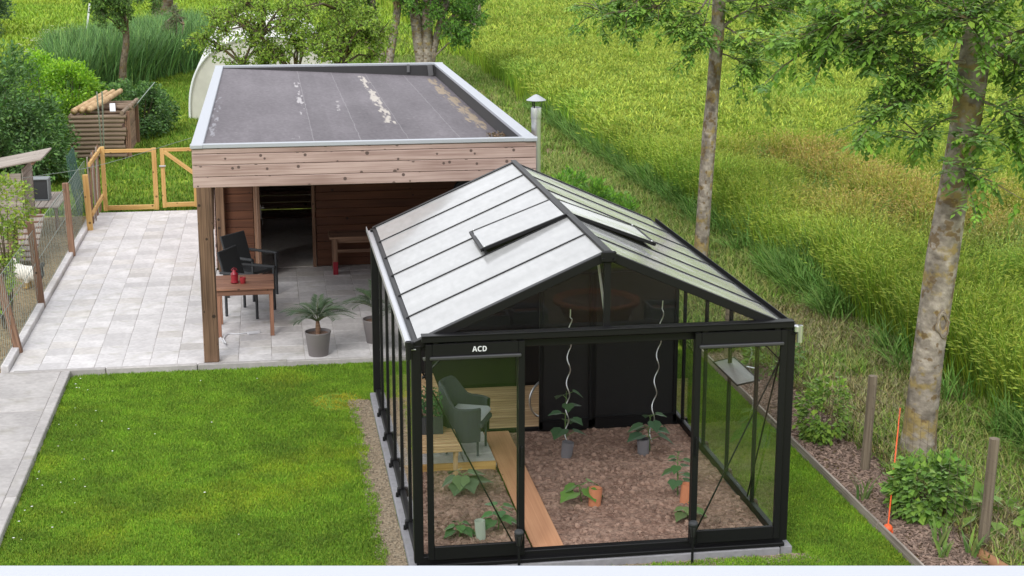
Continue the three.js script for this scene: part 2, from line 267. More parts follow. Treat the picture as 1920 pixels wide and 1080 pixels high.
// ---------------------------------------------------------------- shed
function settle(g, x, y, z) { g.children.forEach(c => { c.position.x -= x; c.position.y -= y; c.position.z -= z; }); g.position.set(x, y, z); }
{
  seed(21);
  const s = thing('garden_shed', 'flat-roofed wooden shed with open terrace and dark felt roof', 'shed');
  const X0 = -0.87, X1 = 3.06, ZF = -17.5, ZB = -27.2;
  // fascia boards on the front, thin one on top
  let y = 2.5; [0.062, 0.125, 0.135, 0.125].forEach((h, k) => { part(s, 'fascia_board', cbox(X1 - X0, h - 0.005, 0.03, 0.005, k + 1), M.fascia, [(X0 + X1) / 2, y - h / 2, ZF + 0.006 + (k % 2) * 0.002]); y -= h; });
  for (const [x, z0] of [[X0 + 0.015, ZF - 0.02], [X1 - 0.015, ZF - 0.02]]) { y = 2.5; [0.062, 0.125, 0.135, 0.125].forEach((h, k) => { part(s, 'fascia_board', cbox(0.03, h - 0.005, z0 - ZB, 0.005, k + 3), M.fascia, [x, y - h / 2, (z0 + ZB) / 2]); y -= h; }); }
  part(s, 'roof_beam', cbox(X1 - X0 - 0.08, 0.2, 0.12, 0.005, 2), M.post, [(X0 + X1) / 2, 2.18, ZF - 0.09]);
  // felt roof, falling to the right; a box frame holds it
  const rw = X1 - X0 - 0.22, rz = -27.08, rf = -17.6;
  const rt = tex(1024, 1024, (u, v) => {
    const a = fbm(u, v, 5, 6, 131), b = fbm(u, v, 120, 2, 137); let k = 96 + (a - 0.5) * 34 + (fbm(u, v, 24, 3, 141, 2) - 0.5) * 14 + (b - 0.5) * 20;
    let c = [k + 3, k - 3, k + 2];
    const ragged = (fbm(u, v, 30, 4, 139) - 0.5);
    const seam = (x, w) => Math.abs(u + ragged * 0.006 - x) < w;
    for (const x of [0.345, 0.5, 0.66, 0.84]) { if (seam(x, 0.0016)) c = ramp(c, [150, 146, 148], 0.5); if (u > x && u < x + 0.07) c = c.map(q => q * 0.965); }
    const run = (x, w, lo, hi, thr, col, s2) => { const d = Math.abs(u + ragged * 0.03 - x) / w; if (d < 1 && v > lo && v < hi) { const n = fbm(u, v, 100, 4, s2, 34) * (1 - d * d) * Math.min(1, (v - lo) * 14, (hi - v) * 14); c = ramp(c, col, smooth(thr, thr + 0.22, n) * 0.75); } };
    run(0.635, 0.034, 0.22, 1.0, 0.34, [206, 198, 184], 149); run(0.33, 0.025, 0.25, 0.85, 0.42, [196, 192, 192], 151); run(0.3, 0.05, 0.02, 0.18, 0.5, [180, 176, 176], 157);
    run(0.47, 0.03, 0.3, 0.6, 0.52, [180, 176, 174], 163); run(0.955, 0.045, 0.2, 1, 0.32, [168, 148, 118], 167); run(0.02, 0.03, 0.02, 0.6, 0.5, [150, 150, 156], 169);
    const sp = fbm(u, v, 90, 2, 173); if (sp > 0.86) c = ramp(c, [150, 146, 146], 0.35);
    return c;
  });
  const felt = std({ map: rt, roughness: 0.75 });
  { const g = new THREE.PlaneGeometry(rw, rf - rz, 20, 20); g.rotateX(-Math.PI / 2); const p = g.attributes.position; for (let i = 0; i < p.count; i++) { const u = p.getX(i) / rw + 0.5; p.setY(i, mix(0.06, -0.13, u) + 0.012 * (wfbm(p.getX(i) * 0.8, p.getZ(i) * 0.8, 181) - 0.5)); } g.computeVertexNormals(); part(s, 'roof_felt', g, felt, [(X0 + X1) / 2, 2.45, (rz + rf) / 2]); }
  const feltDark = std({ color: C(0.035, 0.034, 0.036), roughness: 0.7 });
  part(s, 'roof_upstand', merge([at(cbox(0.02, 0.26, rf - rz, 0.003), X1 - 0.118, 2.39, (rz + rf) / 2), at(cbox(rw, 0.26, 0.02, 0.003), (X0 + X1) / 2, 2.39, rz - 0.008), at(cbox(rw, 0.22, 0.02, 0.003), (X0 + X1) / 2, 2.405, rf + 0.008)]), feltDark);
  const outletMat = std({ color: C(0.12, 0.12, 0.125), roughness: 0.6 }); part(s, 'roof_outlet', cbox(0.05, 0.14, 0.03, 0.005), outletMat, [2.45, 2.47, rz + 0.03]); part(s, 'felt_patch', cbox(0.09, 0.2, 0.03, 0.005), outletMat, [2.84, 2.43, rz + 0.03], [0, 0, 0.12]);
  { const g = new Soup(); for (let k = 0; k < 120; k++) { const p = V(2.82 + R(-0.1, 0.08), 2.36 + R(-0.01, 0.02), -19 + R(-0.25, 0.25)); const d = V(R(-1, 1), R(-0.1, 0.4), R(-1, 1)).normalize(); g.leaf(p, d, perp(d), R(0.03, 0.07), 0.012, vary([0.2, 0.14, 0.08], 0.4)); } part(s, 'dead_leaves', g.geo(), M.leaf); }
  // metal trims
  part(s, 'roof_trim', cbox(0.135, 0.045, rf - rz + 0.3, 0.006), M.trim, [X0 + 0.06, 2.525, (rz + rf) / 2]);
  part(s, 'roof_trim', cbox(0.15, 0.045, rf - rz + 0.3, 0.006), M.trim, [X1 - 0.068, 2.525, (rz + rf) / 2]);
  part(s, 'roof_trim', cbox(X1 - X0 + 0.03, 0.05, 0.07, 0.006), M.trim, [(X0 + X1) / 2, 2.528, ZF + 0.005]);
  part(s, 'roof_trim', cbox(X1 - X0 + 0.03, 0.05, 0.09, 0.006), M.trim, [(X0 + X1) / 2, 2.528, ZB + 0.02]);
  // ceiling boards of the terrace
  for (let k = 0; k < 30; k++) part(s, 'ceiling_board', cbox(X1 - X0 - 0.1, 0.02, 0.158, 0.004, k % 5), M.wall, [(X0 + X1) / 2, 2.1, -17.72 - k * 0.162]);
  // posts
  part(s, 'corner_post', cbox(0.17, 2.07, 0.17, 0.012, 1), M.post, [-0.755, 1.035, -17.56]);
  part(s, 'corner_post', cbox(0.15, 2.07, 0.15, 0.012, 2), M.post, [2.93, 1.035, -17.56]);
  part(s, 'corner_post', cbox(0.12, 2.07, 0.12, 0.01, 3), M.post, [-0.74, 1.035, -22.3]);
  barPart(s, 'knee_brace', V(-0.7, 1.55, -17.72), V(-0.7, 2.05, -18.2), 0.07, 0.09, M.post);
  // back wall of boards, right of the doorway and left of it
  const wallBoards = (x0, x1, z, ry) => { for (let k = 0; k < 17; k++) { const h = 0.121; part(s, 'wall_board', cbox(x1 - x0, h, 0.022, 0.006, k % 7), M.wall, [(x0 + x1) / 2, 0.07 + k * 0.1235 - 0.002, z + (k % 3) * 0.0015]); } };
  wallBoards(0.63, 3.0, -22.42); wallBoards(-0.8, -0.27, -22.42);
  part(s, 'door_frame', merge([at(cbox(0.05, 2.06, 0.08, 0.004, 1), 0.6, 1.03, -22.42), at(cbox(0.05, 2.06, 0.08, 0.004, 2), -0.24, 1.03, -22.42), at(cbox(0.8, 0.05, 0.08, 0.004), 0.18, 2.04, -22.42)]), M.brown);
  // side walls
  for (let k = 0; k < 17; k++) { part(s, 'wall_board', cbox(0.022, 0.121, 4.9, 0.006, k % 7), M.wall, [3.02, 0.07 + k * 0.1235, -19.98]); part(s, 'wall_board', cbox(0.022, 0.121, 4.75, 0.006, k % 7), M.wall, [3.02, 0.07 + k * 0.1235, -24.85]); part(s, 'wall_board', cbox(0.022, 0.121, 4.75, 0.006, k % 7), M.fascia, [-0.83, 0.07 + k * 0.1235, -24.85]); part(s, 'wall_board', cbox(3.86, 0.121, 0.022, 0.006, k % 7), M.fascia, [1.095, 0.07 + k * 0.1235, -27.16]); }
  part(s, 'store_floor', cbox(3.8, 0.05, 4.7, 0.003), tileMats[4], [1.095, -0.02, -24.8]);
  part(s, 'store_roof', cbox(3.8, 0.05, 4.66, 0.003), M.wall, [1.095, 2.17, -24.82]);
  // things dimly seen in the store are separate; open door leaf, hinged left, swung inward
  const leaf = part(s, 'door', cbox(0.045, 1.98, 0.78, 0.006, 3), M.brown, [-0.2, 1.0, -22.0], [0, 0.03, 0]);
  part(leaf, 'door_handle', merge([at(cbox(0.012, 0.2, 0.04, 0.003), 0.03, -0.02, 0.3), at(new THREE.CylinderGeometry(0.01, 0.01, 0.13, 8), 0.065, 0.04, 0.25, Math.PI / 2), at(new THREE.CylinderGeometry(0.01, 0.01, 0.06, 8), 0.05, 0.04, 0.31, 0, 0, Math.PI / 2)]), M.steel);
  part(leaf, 'key', merge([at(cbox(0.004, 0.05, 0.02, 0.001), 0.05, -0.14, 0.3), at(new THREE.TorusGeometry(0.018, 0.003, 6, 12), 0.05, -0.19, 0.3, 0, Math.PI / 2)]), M.steel);
  settle(s, 1.1, 0, -22.3);
}
{ // flue on the right of the shed
  const f = thing('chimney_flue', 'galvanised round flue with conical rain cap beside the shed roof', 'chimney', [3.2, 0, -18.3]);
  part(f, 'flue_pipe', new THREE.CylinderGeometry(0.058, 0.058, 2.78, 20), M.steel, [0, 1.39, 0]);
  part(f, 'flue_collar', new THREE.LatheGeometry([[0.058, 2.66], [0.064, 2.665], [0.064, 2.79], [0.05, 2.8], [0.05, 2.7]].map(p => new THREE.Vector2(...p)), 20), M.steel);
  part(f, 'cap_strut', merge([0, 1, 2].map(k => { const a = k * 2.094; return bar(V(Math.cos(a) * 0.055, 2.77, Math.sin(a) * 0.055), V(Math.cos(a) * 0.075, 2.89, Math.sin(a) * 0.075), 0.016, 0.004); })), M.black);
  part(f, 'rain_cap', new THREE.LatheGeometry([[0.0, 2.955], [0.03, 2.945], [0.118, 2.888], [0.12, 2.882], [0.116, 2.88], [0.0, 2.94]].map(p => new THREE.Vector2(...p)), 24), M.trim);
  part(f, 'wall_bracket', merge([at(cbox(0.16, 0.02, 0.03, 0.003), -0.08, 2.3, 0), at(cbox(0.16, 0.02, 0.03, 0.003), -0.08, 1.4, 0)]), M.steel);
}

// ---------------------------------------------------------------- greenhouse
const GX0 = 1.06, GX1 = 4.04, GZF = -11.35, GZB = -15.95, GE = 1.82, GR = 2.475, GXM = 2.55, NP = 6, PW = (GZF - GZB) / NP;
{
  seed(31);
  const g = thing('greenhouse', 'black aluminium greenhouse with open sliding doors and glass gable roof', 'greenhouse');
  const half = GXM - GX0, pitch = Math.atan2(GR - GE, half), SL = Math.hypot(half, GR - GE);
  // wavy roof panes
  const wav = tex(256, 256, (u, v) => grey(255 * fbm(u, v, 3, 3, 191)), false, [1 / 1.6, 1 / 1.6]);
  const roofGlass = M.glass.clone(); roofGlass.bumpMap = wav; roofGlass.bumpScale = 0.01; roofGlass.roughness = 0.14; roofGlass.ior = 1.5; roofGlass.transmission = 0.5; roofGlass.color = C(0.84, 0.84, 0.84); roofGlass.map = tex(256, 256, (u, v) => { const k = 230 + 22 * (fbm(u, v, 3, 4, 193, 10) - 0.5) + 18 * (fbm(u, v, 40, 3, 197, 12) - 0.5); return grey(k); }, true, [1 / 1.6, 1 / 1.6]);
  const wallGlass = M.glass;
  const pane = (parent, w, h, d, pos, rot, mat = wallGlass, off = 0) => { const b = new THREE.BoxGeometry(w, h, d); const u = b.attributes.uv; const sx = Math.max(w, d), sy = Math.max(h, w > d ? d : w); for (let i = 0; i < u.count; i++) u.setXY(i, u.getX(i) * sx + off * 0.61, u.getY(i) * sy + off * 0.29); return part(parent, 'glass_pane', b, mat, pos, rot); };
  // base plinth and rails
  part(g, 'base_rail', merge([at(cbox(0.05, 0.07, GZF - GZB, 0.004), GX0, 0.035, (GZF + GZB) / 2), at(cbox(0.05, 0.07, GZF - GZB, 0.004), GX1, 0.035, (GZF + GZB) / 2), at(cbox(GX1 - GX0 - 0.05, 0.07, 0.05, 0.004), GXM, 0.035, GZB)]), M.black);
  part(g, 'door_sill', merge([at(cbox(GX1 - GX0 + 0.02, 0.085, 0.07, 0.005), GXM, 0.043, GZF + 0.0), at(cbox(GX1 - GX0 + 0.02, 0.03, 0.05, 0.004), GXM, 0.02, GZF + 0.062)]), M.black);
  const plinthMat = std({ map: T.concrete, color: C(0.42, 0.43, 0.46), roughness: 0.9 });
  part(g, 'plinth', merge([at(cbox(0.1, 0.12, GZF - GZB + 0.16, 0.006), GX0 - 0.03, -0.06, (GZF + GZB) / 2), at(cbox(0.1, 0.12, GZF - GZB + 0.16, 0.006), GX1 + 0.03, -0.06, (GZF + GZB) / 2), at(cbox(GX1 - GX0 - 0.06, 0.12, 0.12, 0.006), GXM, -0.06, GZF + 0.04), at(cbox(GX1 - GX0 - 0.06, 0.12, 0.1, 0.006), GXM, -0.06, GZB - 0.03)]), plinthMat);
  for (const [x, sx] of [[GX0, -1], [GX1, 1]]) {
    for (let k = 0; k <= NP; k++) {
      const z = GZF - k * PW, corner = k === 0 || k === NP;
      part(g, corner ? 'corner_post' : 'glazing_bar', cbox(corner ? 0.075 : 0.032, GE - 0.03, corner ? 0.075 : 0.034, 0.005), M.black, [x + (corner ? sx * 0.008 : 0), GE / 2 + 0.02, z - (k === 0 ? 0.002 : 0)]);
      if (!corner) part(g, 'anchor_bracket', merge([at(cbox(0.03, 0.07, 0.05, 0.006), x + sx * 0.035, 0.05, z), at(new THREE.CylinderGeometry(0.014, 0.014, 0.05, 8), x + sx * 0.05, 0.015, z)]), M.black);
      if (k < NP) pane(g, 0.004, GE - 0.12, PW - 0.034, [x, GE / 2 + 0.02, z - PW / 2], null, wallGlass, k);
    }
    // roof bars and panes
    const ang = sx < 0 ? pitch : -pitch, cx = x - sx * half / 2, cy = (GE + GR) / 2 + 0.02;
    for (let k = 0; k <= NP; k++) { const z = GZF - k * PW; part(g, k === 0 || k === NP ? 'gable_rafter' : 'glazing_bar', cbox(SL + (k === 0 ? 0.08 : 0.02), k === 0 || k === NP ? 0.07 : 0.032, k === 0 || k === NP ? 0.06 : 0.024, 0.004), M.black, [cx + (k === 0 ? sx * 0.02 : 0), cy - (k === 0 || k === NP ? 0.022 : 0.004), z], [0, 0, ang]); }
    for (let k = 0; k < NP; k++) {
      const z = GZF - (k + 0.5) * PW, vent = k === 2, len = vent ? SL * 0.5 : SL - 0.03;
      const along = (t, up = 0) => [x - sx * half * t - 0 + sx * Math.sin(pitch) * up, GE + (GR - GE) * t + 0.022 + Math.cos(pitch) * up, z];
      pane(g, len, 0.004, PW - 0.022, along(vent ? 0.26 : 0.5), [0, 0, ang], roofGlass, k + (sx > 0 ? 7 : 0));
      if (vent) { // opening roof window hinged at the ridge
        part(g, 'vent_bar', cbox(0.03, 0.03, PW - 0.02, 0.003), M.black, along(0.515), [0, 0, ang]);
        const vl = SL * 0.49, op = 0.05, va = sx < 0 ? ang - op : ang + op;
        const hx = GXM + sx * 0.02, hy = GR + 0.032;
        const vc = [hx + sx * Math.cos(va) * vl / 2, hy - Math.abs(Math.sin(va)) * vl / 2, z];
        const f = part(g, 'roof_window', merge([at(cbox(vl, 0.03, 0.028, 0.004), 0, 0, PW / 2 - 0.014), at(cbox(vl, 0.03, 0.028, 0.004), 0, 0, -PW / 2 + 0.014), at(cbox(0.03, 0.03, PW, 0.004), vl / 2, 0, 0), at(cbox(0.03, 0.03, PW, 0.004), -vl / 2, 0, 0)]), M.black, vc, [0, 0, va]);
        pane(f, vl - 0.04, 0.004, PW - 0.05, [0, 0.008, 0], null, roofGlass, 3);
        for (const zz of [-1, 1]) part(f, 'window_screw', new THREE.SphereGeometry(0.01, 8, 6), M.steel, [sx * (vl / 2 - 0.03), 0.016, zz * (PW / 2 - 0.014)]);
      }
    }
    // gutter
    part(g, 'gutter', merge([at(cbox(0.07, 0.008, GZF - GZB + 0.1, 0.002), x + sx * 0.045, GE - 0.02, (GZF + GZB) / 2), at(cbox(0.008, 0.05, GZF - GZB + 0.1, 0.002), x + sx * 0.082, GE + 0.0, (GZF + GZB) / 2)]), sx < 0 ? M.alu : M.black);
    part(g, 'eave_beam', cbox(0.05, 0.05, GZF - GZB, 0.004), M.black, [x - sx * 0.002, GE - 0.005, (GZF + GZB) / 2]);
    part(g, 'downpipe_outlet', merge([at(new THREE.CylinderGeometry(0.022, 0.022, 0.14, 10), x + sx * 0.07, GE - 0.02, GZF + 0.06), at(cbox(0.07, 0.06, 0.05, 0.01), x + sx * 0.06, GE + 0.02, GZF + 0.05)]), sx < 0 ? M.black : M.alu);
  }
  part(g, 'ridge_beam', merge([at(cbox(0.045, 0.05, GZF - GZB + 0.06, 0.008), GXM, GR + 0.012, (GZF + GZB) / 2), at(cbox(0.06, 0.01, GZF - GZB + 0.06, 0.004), GXM, GR + 0.042, (GZF + GZB) / 2)]), M.black);
  part(g, 'ridge_cap', merge([at(cbox(0.12, 0.09, 0.03, 0.02), GXM, GR + 0.0, GZF + 0.04), at(new THREE.CylinderGeometry(0.012, 0.012, 0.05, 8), GXM - 0.045, GR - 0.015, GZF + 0.05, Math.PI / 2), at(new THREE.CylinderGeometry(0.012, 0.012, 0.05, 8), GXM + 0.045, GR - 0.015, GZF + 0.05, Math.PI / 2)]), M.black);
  // gable glass, front (two triangles either side of the mullion)
  part(g, 'gable_mullion', cbox(0.05, GR - 1.86, 0.045, 0.004), M.black, [GXM, (GR + 1.86) / 2 - 0.02, GZF]);
  const tri = (sx) => { const yb = 1.87, xb = half * (GR - yb) / (GR - GE) - 0.03; const sh = new THREE.Shape([new THREE.Vector2(sx * 0.02, yb), new THREE.Vector2(sx * xb, yb), new THREE.Vector2(sx * 0.02, GR - 0.03)]); return new THREE.ExtrudeGeometry(sh, { depth: 0.004, bevelEnabled: false }); };
  for (const sx of [-1, 1]) part(g, 'glass_pane', tri(sx), wallGlass, [GXM, 0, GZF - 0.01]);
  part(g, 'gable_tie', cbox(GX1 - GX0 - 0.06, 0.06, 0.05, 0.004), M.black, [GXM, 1.81, GZF - 0.004]);
  part(g, 'window_opener', merge([bar(V(2.5, 2.42, GZF - 0.12), V(2.555, 2.0, GZF - 0.1), 0.018, 0.018)]), M.alu);
  // door track in front
  part(g, 'door_track', merge([at(cbox(2.96, 0.045, 0.06, 0.004), 2.57, 1.885, GZF + 0.07), at(cbox(2.96, 0.012, 0.09, 0.003), 2.57, 1.912, GZF + 0.06)]), M.black);
  // fixed front panels behind the slid-back leaves
  for (const [x0, x1, sx] of [[GX0 + 0.04, 1.86, -1], [3.28, GX1 - 0.04, 1]]) {
    part(g, 'front_post', cbox(0.04, GE - 0.02, 0.04, 0.004), M.black, [sx < 0 ? x1 : x0, GE / 2 + 0.02, GZF]);
    pane(g, x1 - x0 - 0.03, GE - 0.1, 0.004, [(x0 + x1) / 2, GE / 2 + 0.04, GZF]);
    part(g, 'front_rail', cbox(x1 - x0 - 0.02, 0.022, 0.035, 0.003), M.alu, [(x0 + x1) / 2, 1.7, GZF - 0.035]);
    const a = sx < 0 ? x0 : x1, b = sx < 0 ? x1 : x0;
    part(g, 'brace_rod', bar(V(a, 1.6, GZF - 0.03), V(b - sx * -0.04, 0.12, GZF - 0.03), 0.014, 0.012), M.black);
    const zx = sx < 0 ? GX0 + 0.03 : GX1 - 0.03;
    part(g, 'brace_rod', bar(V(zx, 1.68, GZF - 0.05), V(zx, 0.1, GZF - PW * 1.05), 0.014, 0.012), M.black);
    part(g, 'corner_gusset', merge([bar(V(a, 1.55, GZF - 0.02), V(a - sx * 0.14, 1.69, GZF - 0.02), 0.05, 0.01)]), M.black);
  }
  // sliding leaves
  const font = await new FontLoader().loadAsync('fonts/droid/droid_sans_bold.typeface.json');
  for (const [x0, x1, left] of [[1.12, 1.89, true], [3.25, 4.0, false]]) {
    const w = x1 - x0, cx = (x0 + x1) / 2, z = GZF + 0.07, hh = 1.77;
    const d = part(g, 'sliding_door', merge([at(cbox(0.05, hh, 0.032, 0.004), -w / 2 + 0.025, 0, 0), at(cbox(0.05, hh, 0.032, 0.004), w / 2 - 0.025, 0, 0), at(cbox(w - 0.1, 0.1, 0.03, 0.004), 0, hh / 2 - 0.05, 0), at(cbox(w - 0.1, 0.11, 0.03, 0.004), 0, -hh / 2 + 0.055, 0)]), M.black, [cx, 0.075 + hh / 2, z]);
    pane(d, w - 0.1, hh - 0.2, 0.004, [0, 0, 0]);
    part(d, 'drip_rail', cbox(w - 0.06, 0.026, 0.03, 0.006), std({ color: C(0.06, 0.06, 0.065), roughness: 0.3, metalness: 0.2 }), [0, hh / 2 - 0.11, 0.022]);
    part(d, 'roller', merge([-1, 1].map(k => at(new THREE.CylinderGeometry(0.022, 0.022, 0.012, 12), k * (w / 2 - 0.08), hh / 2 + 0.012, 0, Math.PI / 2))), M.black);
    if (left) {
      const t = new TextGeometry('ACD', { font, size: 0.042, depth: 0.003, curveSegments: 4 }); t.computeBoundingBox(); t.translate(-(t.boundingBox.max.x) / 2, 0, 0);
      part(d, 'badge_lettering', t, M.white, [0.03, hh / 2 - 0.068, 0.0165]);
    }
    part(d, 'door_handle', cbox(0.014, 0.16, 0.025, 0.004), M.black, [(left ? 1 : -1) * (w / 2 - 0.025), -0.05, 0.028]);
  }
  // black partition of sliding panels inside, and the closed black rear wall
  const zp = -14.46;
  const yat = (x) => GE + (GR - GE) * (1 - Math.abs(x - GXM) / half) - 0.05;
  const wallPoly = (pts, d) => new THREE.ExtrudeGeometry(new THREE.Shape(pts.map(p => new THREE.Vector2(...p))), { depth: d, bevelEnabled: false });
  for (const [x0, x1, dz] of [[2.56, 3.1, 0.035], [3.1, 3.98, 0]]) {
    const pn = part(g, 'partition_panel', wallPoly([[x0, 0.03], [x1, 0.03], [x1, 1.62], [x0, 1.62]], 0.02), M.blackPanel, [0, 0, zp + dz]);
    part(pn, 'panel_rail', merge([at(cbox(x1 - x0 - 0.04, 0.02, 0.025, 0.004), (x0 + x1) / 2, 0.13, 0.03), at(cbox(x1 - x0, 0.09, 0.016, 0.004), (x0 + x1) / 2, 0.075, 0.028), at(cbox(0.04, 1.58, 0.016, 0.004), x0 + 0.02, 0.83, 0.028), at(cbox(0.04, 1.58, 0.016, 0.004), x1 - 0.02, 0.83, 0.028)]), M.black);
  }
  part(g, 'partition_header', wallPoly([[GX0 + 0.05, 1.63], [GX1 - 0.05, 1.63], [GX1 - 0.05, yat(GX1 - 0.05)], [GXM, yat(GXM)], [GX0 + 0.05, yat(GX0 + 0.05)]], 0.03), M.blackPanel, [0, 0, zp]);
  part(g, 'partition_sill', cbox(GX1 - GX0 - 0.1, 0.05, 0.05, 0.004), M.black, [GXM, 0.025, zp + 0.01]);
  part(g, 'rear_wall_panel', wallPoly([[GX0 + 0.04, 0.07], [GX1 - 0.04, 0.07], [GX1 - 0.04, yat(GX1 - 0.04)], [GXM, yat(GXM)], [GX0 + 0.04, yat(GX0 + 0.04)]], 0.03), M.blackPanel, [0, 0, GZB]);
  // side vent in the right wall, hinged at the top and tilted in
  {
    const f = part(g, 'side_window', merge([at(cbox(0.014, 0.014, PW - 0.02, 0.003), 0, 0.1, 0), at(cbox(0.014, 0.014, PW - 0.02, 0.003), 0, -0.1, 0), at(cbox(0.014, 0.2, 0.014, 0.003), 0, 0, PW / 2 - 0.02), at(cbox(0.014, 0.2, 0.014, 0.003), 0, 0, -PW / 2 + 0.02)]), M.black, [GX1 - 0.02, 1.1, GZF - 1.68 * PW], [0, 0, 1.75]);
    pane(f, 0.004, 0.19, PW - 0.05, [0, 0, 0], null, roofGlass, 2);
    part(f, 'window_opener', bar(V(0.02, -0.1, 0), V(-0.02, -0.2, 0.02), 0.012, 0.012), M.alu);
  }
  settle(g, GXM, 0, (GZF + GZB) / 2);
}
// ---------------------------------------------------------------- inside the greenhouse
{
  seed(41);
  const soilY = (x, z) => 0.035 * (wfbm(x * 3, z * 3, 201) - 0.5) + 0.03 * (wfbm(x * 9, z * 9, 207) - 0.5) + 0.012;
  const bed = (x0, x1, z0, z1) => sheet('soil', x0, x1, z0, z1, 0, M.soil, Math.round((x1 - x0) * 40), Math.round((z1 - z0) * 40), soilY);
  bed(2.26, 4.01, -14.42, -11.4); bed(1.09, 1.99, -13.43, -11.4);
  const clod = new THREE.IcosahedronGeometry(1, 1); { const p = clod.attributes.position; for (let i = 0; i < p.count; i++) { const v = V().fromBufferAttribute(p, i), k = 0.7 + 0.6 * hash2(Math.round(v.x * 50), Math.round(v.y * 50 + v.z * 31), 5); p.setXYZ(i, v.x * k, v.y * k * 0.7, v.z * k); } clod.computeVertexNormals(); }
  const cm = std({ color: 0xffffff, roughness: 1 });
  const list = []; for (let k = 0; k < 9000; k++) { const left = rnd() < 0.28, x = left ? R(1.1, 1.97) : R(2.29, 4.0), z = left ? R(-13.4, -11.42) : R(-14.4, -11.42), cl = wfbm(x * 2.2, z * 2.2, 211); if (rnd() > 0.25 + cl) continue; const s = 0.004 + 0.022 * Math.pow(rnd(), 5); const q = R(0.6, 1.25); list.push({ p: [x, soilY(x, z) + s * 0.2, z], s, ry: R(0, 6), tx: R(0, 1), c: C(0.3 * q, 0.2 * q, 0.155 * q) }); }
  stuff('soil_clods', clod, cm, list, 'small brown clods scattered over the greenhouse soil', 'clods');
  const path = single('plank_path', cbox(0.25, 0.03, 2.94, 0.005, 2), M.board, 'long orange-brown plank laid as a path into the greenhouse', 'plank', [2.125, 0.03, -12.93]);
  const eb = single('timber_edge', cbox(0.88, 0.09, 0.04, 0.005, 1), M.pine, 'short timber board edging the paved corner under the armchair', 'board', [1.54, 0.035, -13.45]);
  { const root = struct('greenhouse_paving', cbox(0.9, 0.03, 0.97, 0.002), M.gravel, [1.55, -0.005, -13.95]); for (let i = 0; i < 3; i++) for (let j = 0; j < 3; j++) part(root, 'paving_tile', cbox(0.293, 0.03, 0.315, 0.004, i + j), tileMats[(i * 2 + j) % 5], [-0.3 + i * 0.3, 0.03, -0.322 + j * 0.322]); }
  { const root = struct('greenhouse_deck', cbox(2.86, 0.03, 1.4, 0.002), M.brown, [GXM, -0.005, -15.2]); for (let k = 0; k < 15; k++) part(root, 'deck_board', cbox(2.85, 0.025, 0.088, 0.004, k % 6), M.deck, [0, 0.03, -0.66 + k * 0.0935]); }
  // slatted bench on the left wall
  const b = thing('slatted_bench', 'narrow slatted wooden bench along the left greenhouse wall', 'bench', [1.37, 0, -14.3]);
  for (let k = 0; k < 34; k++) part(b, 'slat', cbox(0.5, 0.016, 0.052, 0.003, k % 6), M.deck, [0, 0.33, 1.2 - k * 0.073]);
  for (const x of [-0.2, 0.2]) part(b, 'rail', cbox(0.03, 0.04, 2.44, 0.003, 2), M.deck, [x, 0.3, -0.005]);
  for (const x of [-0.2, 0.2]) for (const z of [-1.1, 0.2, 1.12]) part(b, 'leg', cbox(0.04, 0.29, 0.04, 0.003), M.deck, [x, 0.142, z]);
  // planter box with herbs
  const pl = thing('planter_box', 'dark planter box with small-leaved green herbs on the slatted bench', 'planter', [1.4, 0.338, -13.75]);
  { const o = new THREE.Shape([[-0.1, -0.2], [0.1, -0.2], [0.1, 0.2], [-0.1, 0.2]].map(p => new THREE.Vector2(...p))); o.holes.push(new THREE.Path([[-0.09, -0.19], [-0.09, 0.19], [0.09, 0.19], [0.09, -0.19]].map(p => new THREE.Vector2(...p)))); const e = new THREE.ExtrudeGeometry(o, { depth: 0.17, bevelEnabled: false }); e.rotateX(-Math.PI / 2); part(pl, 'box', e, M.wicker); part(pl, 'compost', cbox(0.18, 0.14, 0.38), M.soil, [0, 0.072, 0]); }
  { const s = new Soup(); for (let k = 0; k < 500; k++) { const p = V(R(-0.11, 0.11), 0.14 + R(0, 0.19), R(-0.2, 0.2)), d = V(R(-1, 1), R(0.1, 1), R(-1, 1)).normalize(); s.leaf(p, d, perp(d), R(0.02, 0.04), 0.012, vary([0.05, 0.14, 0.04], 0.35)); } part(pl, 'foliage', s.geo(), M.leaf); }
}
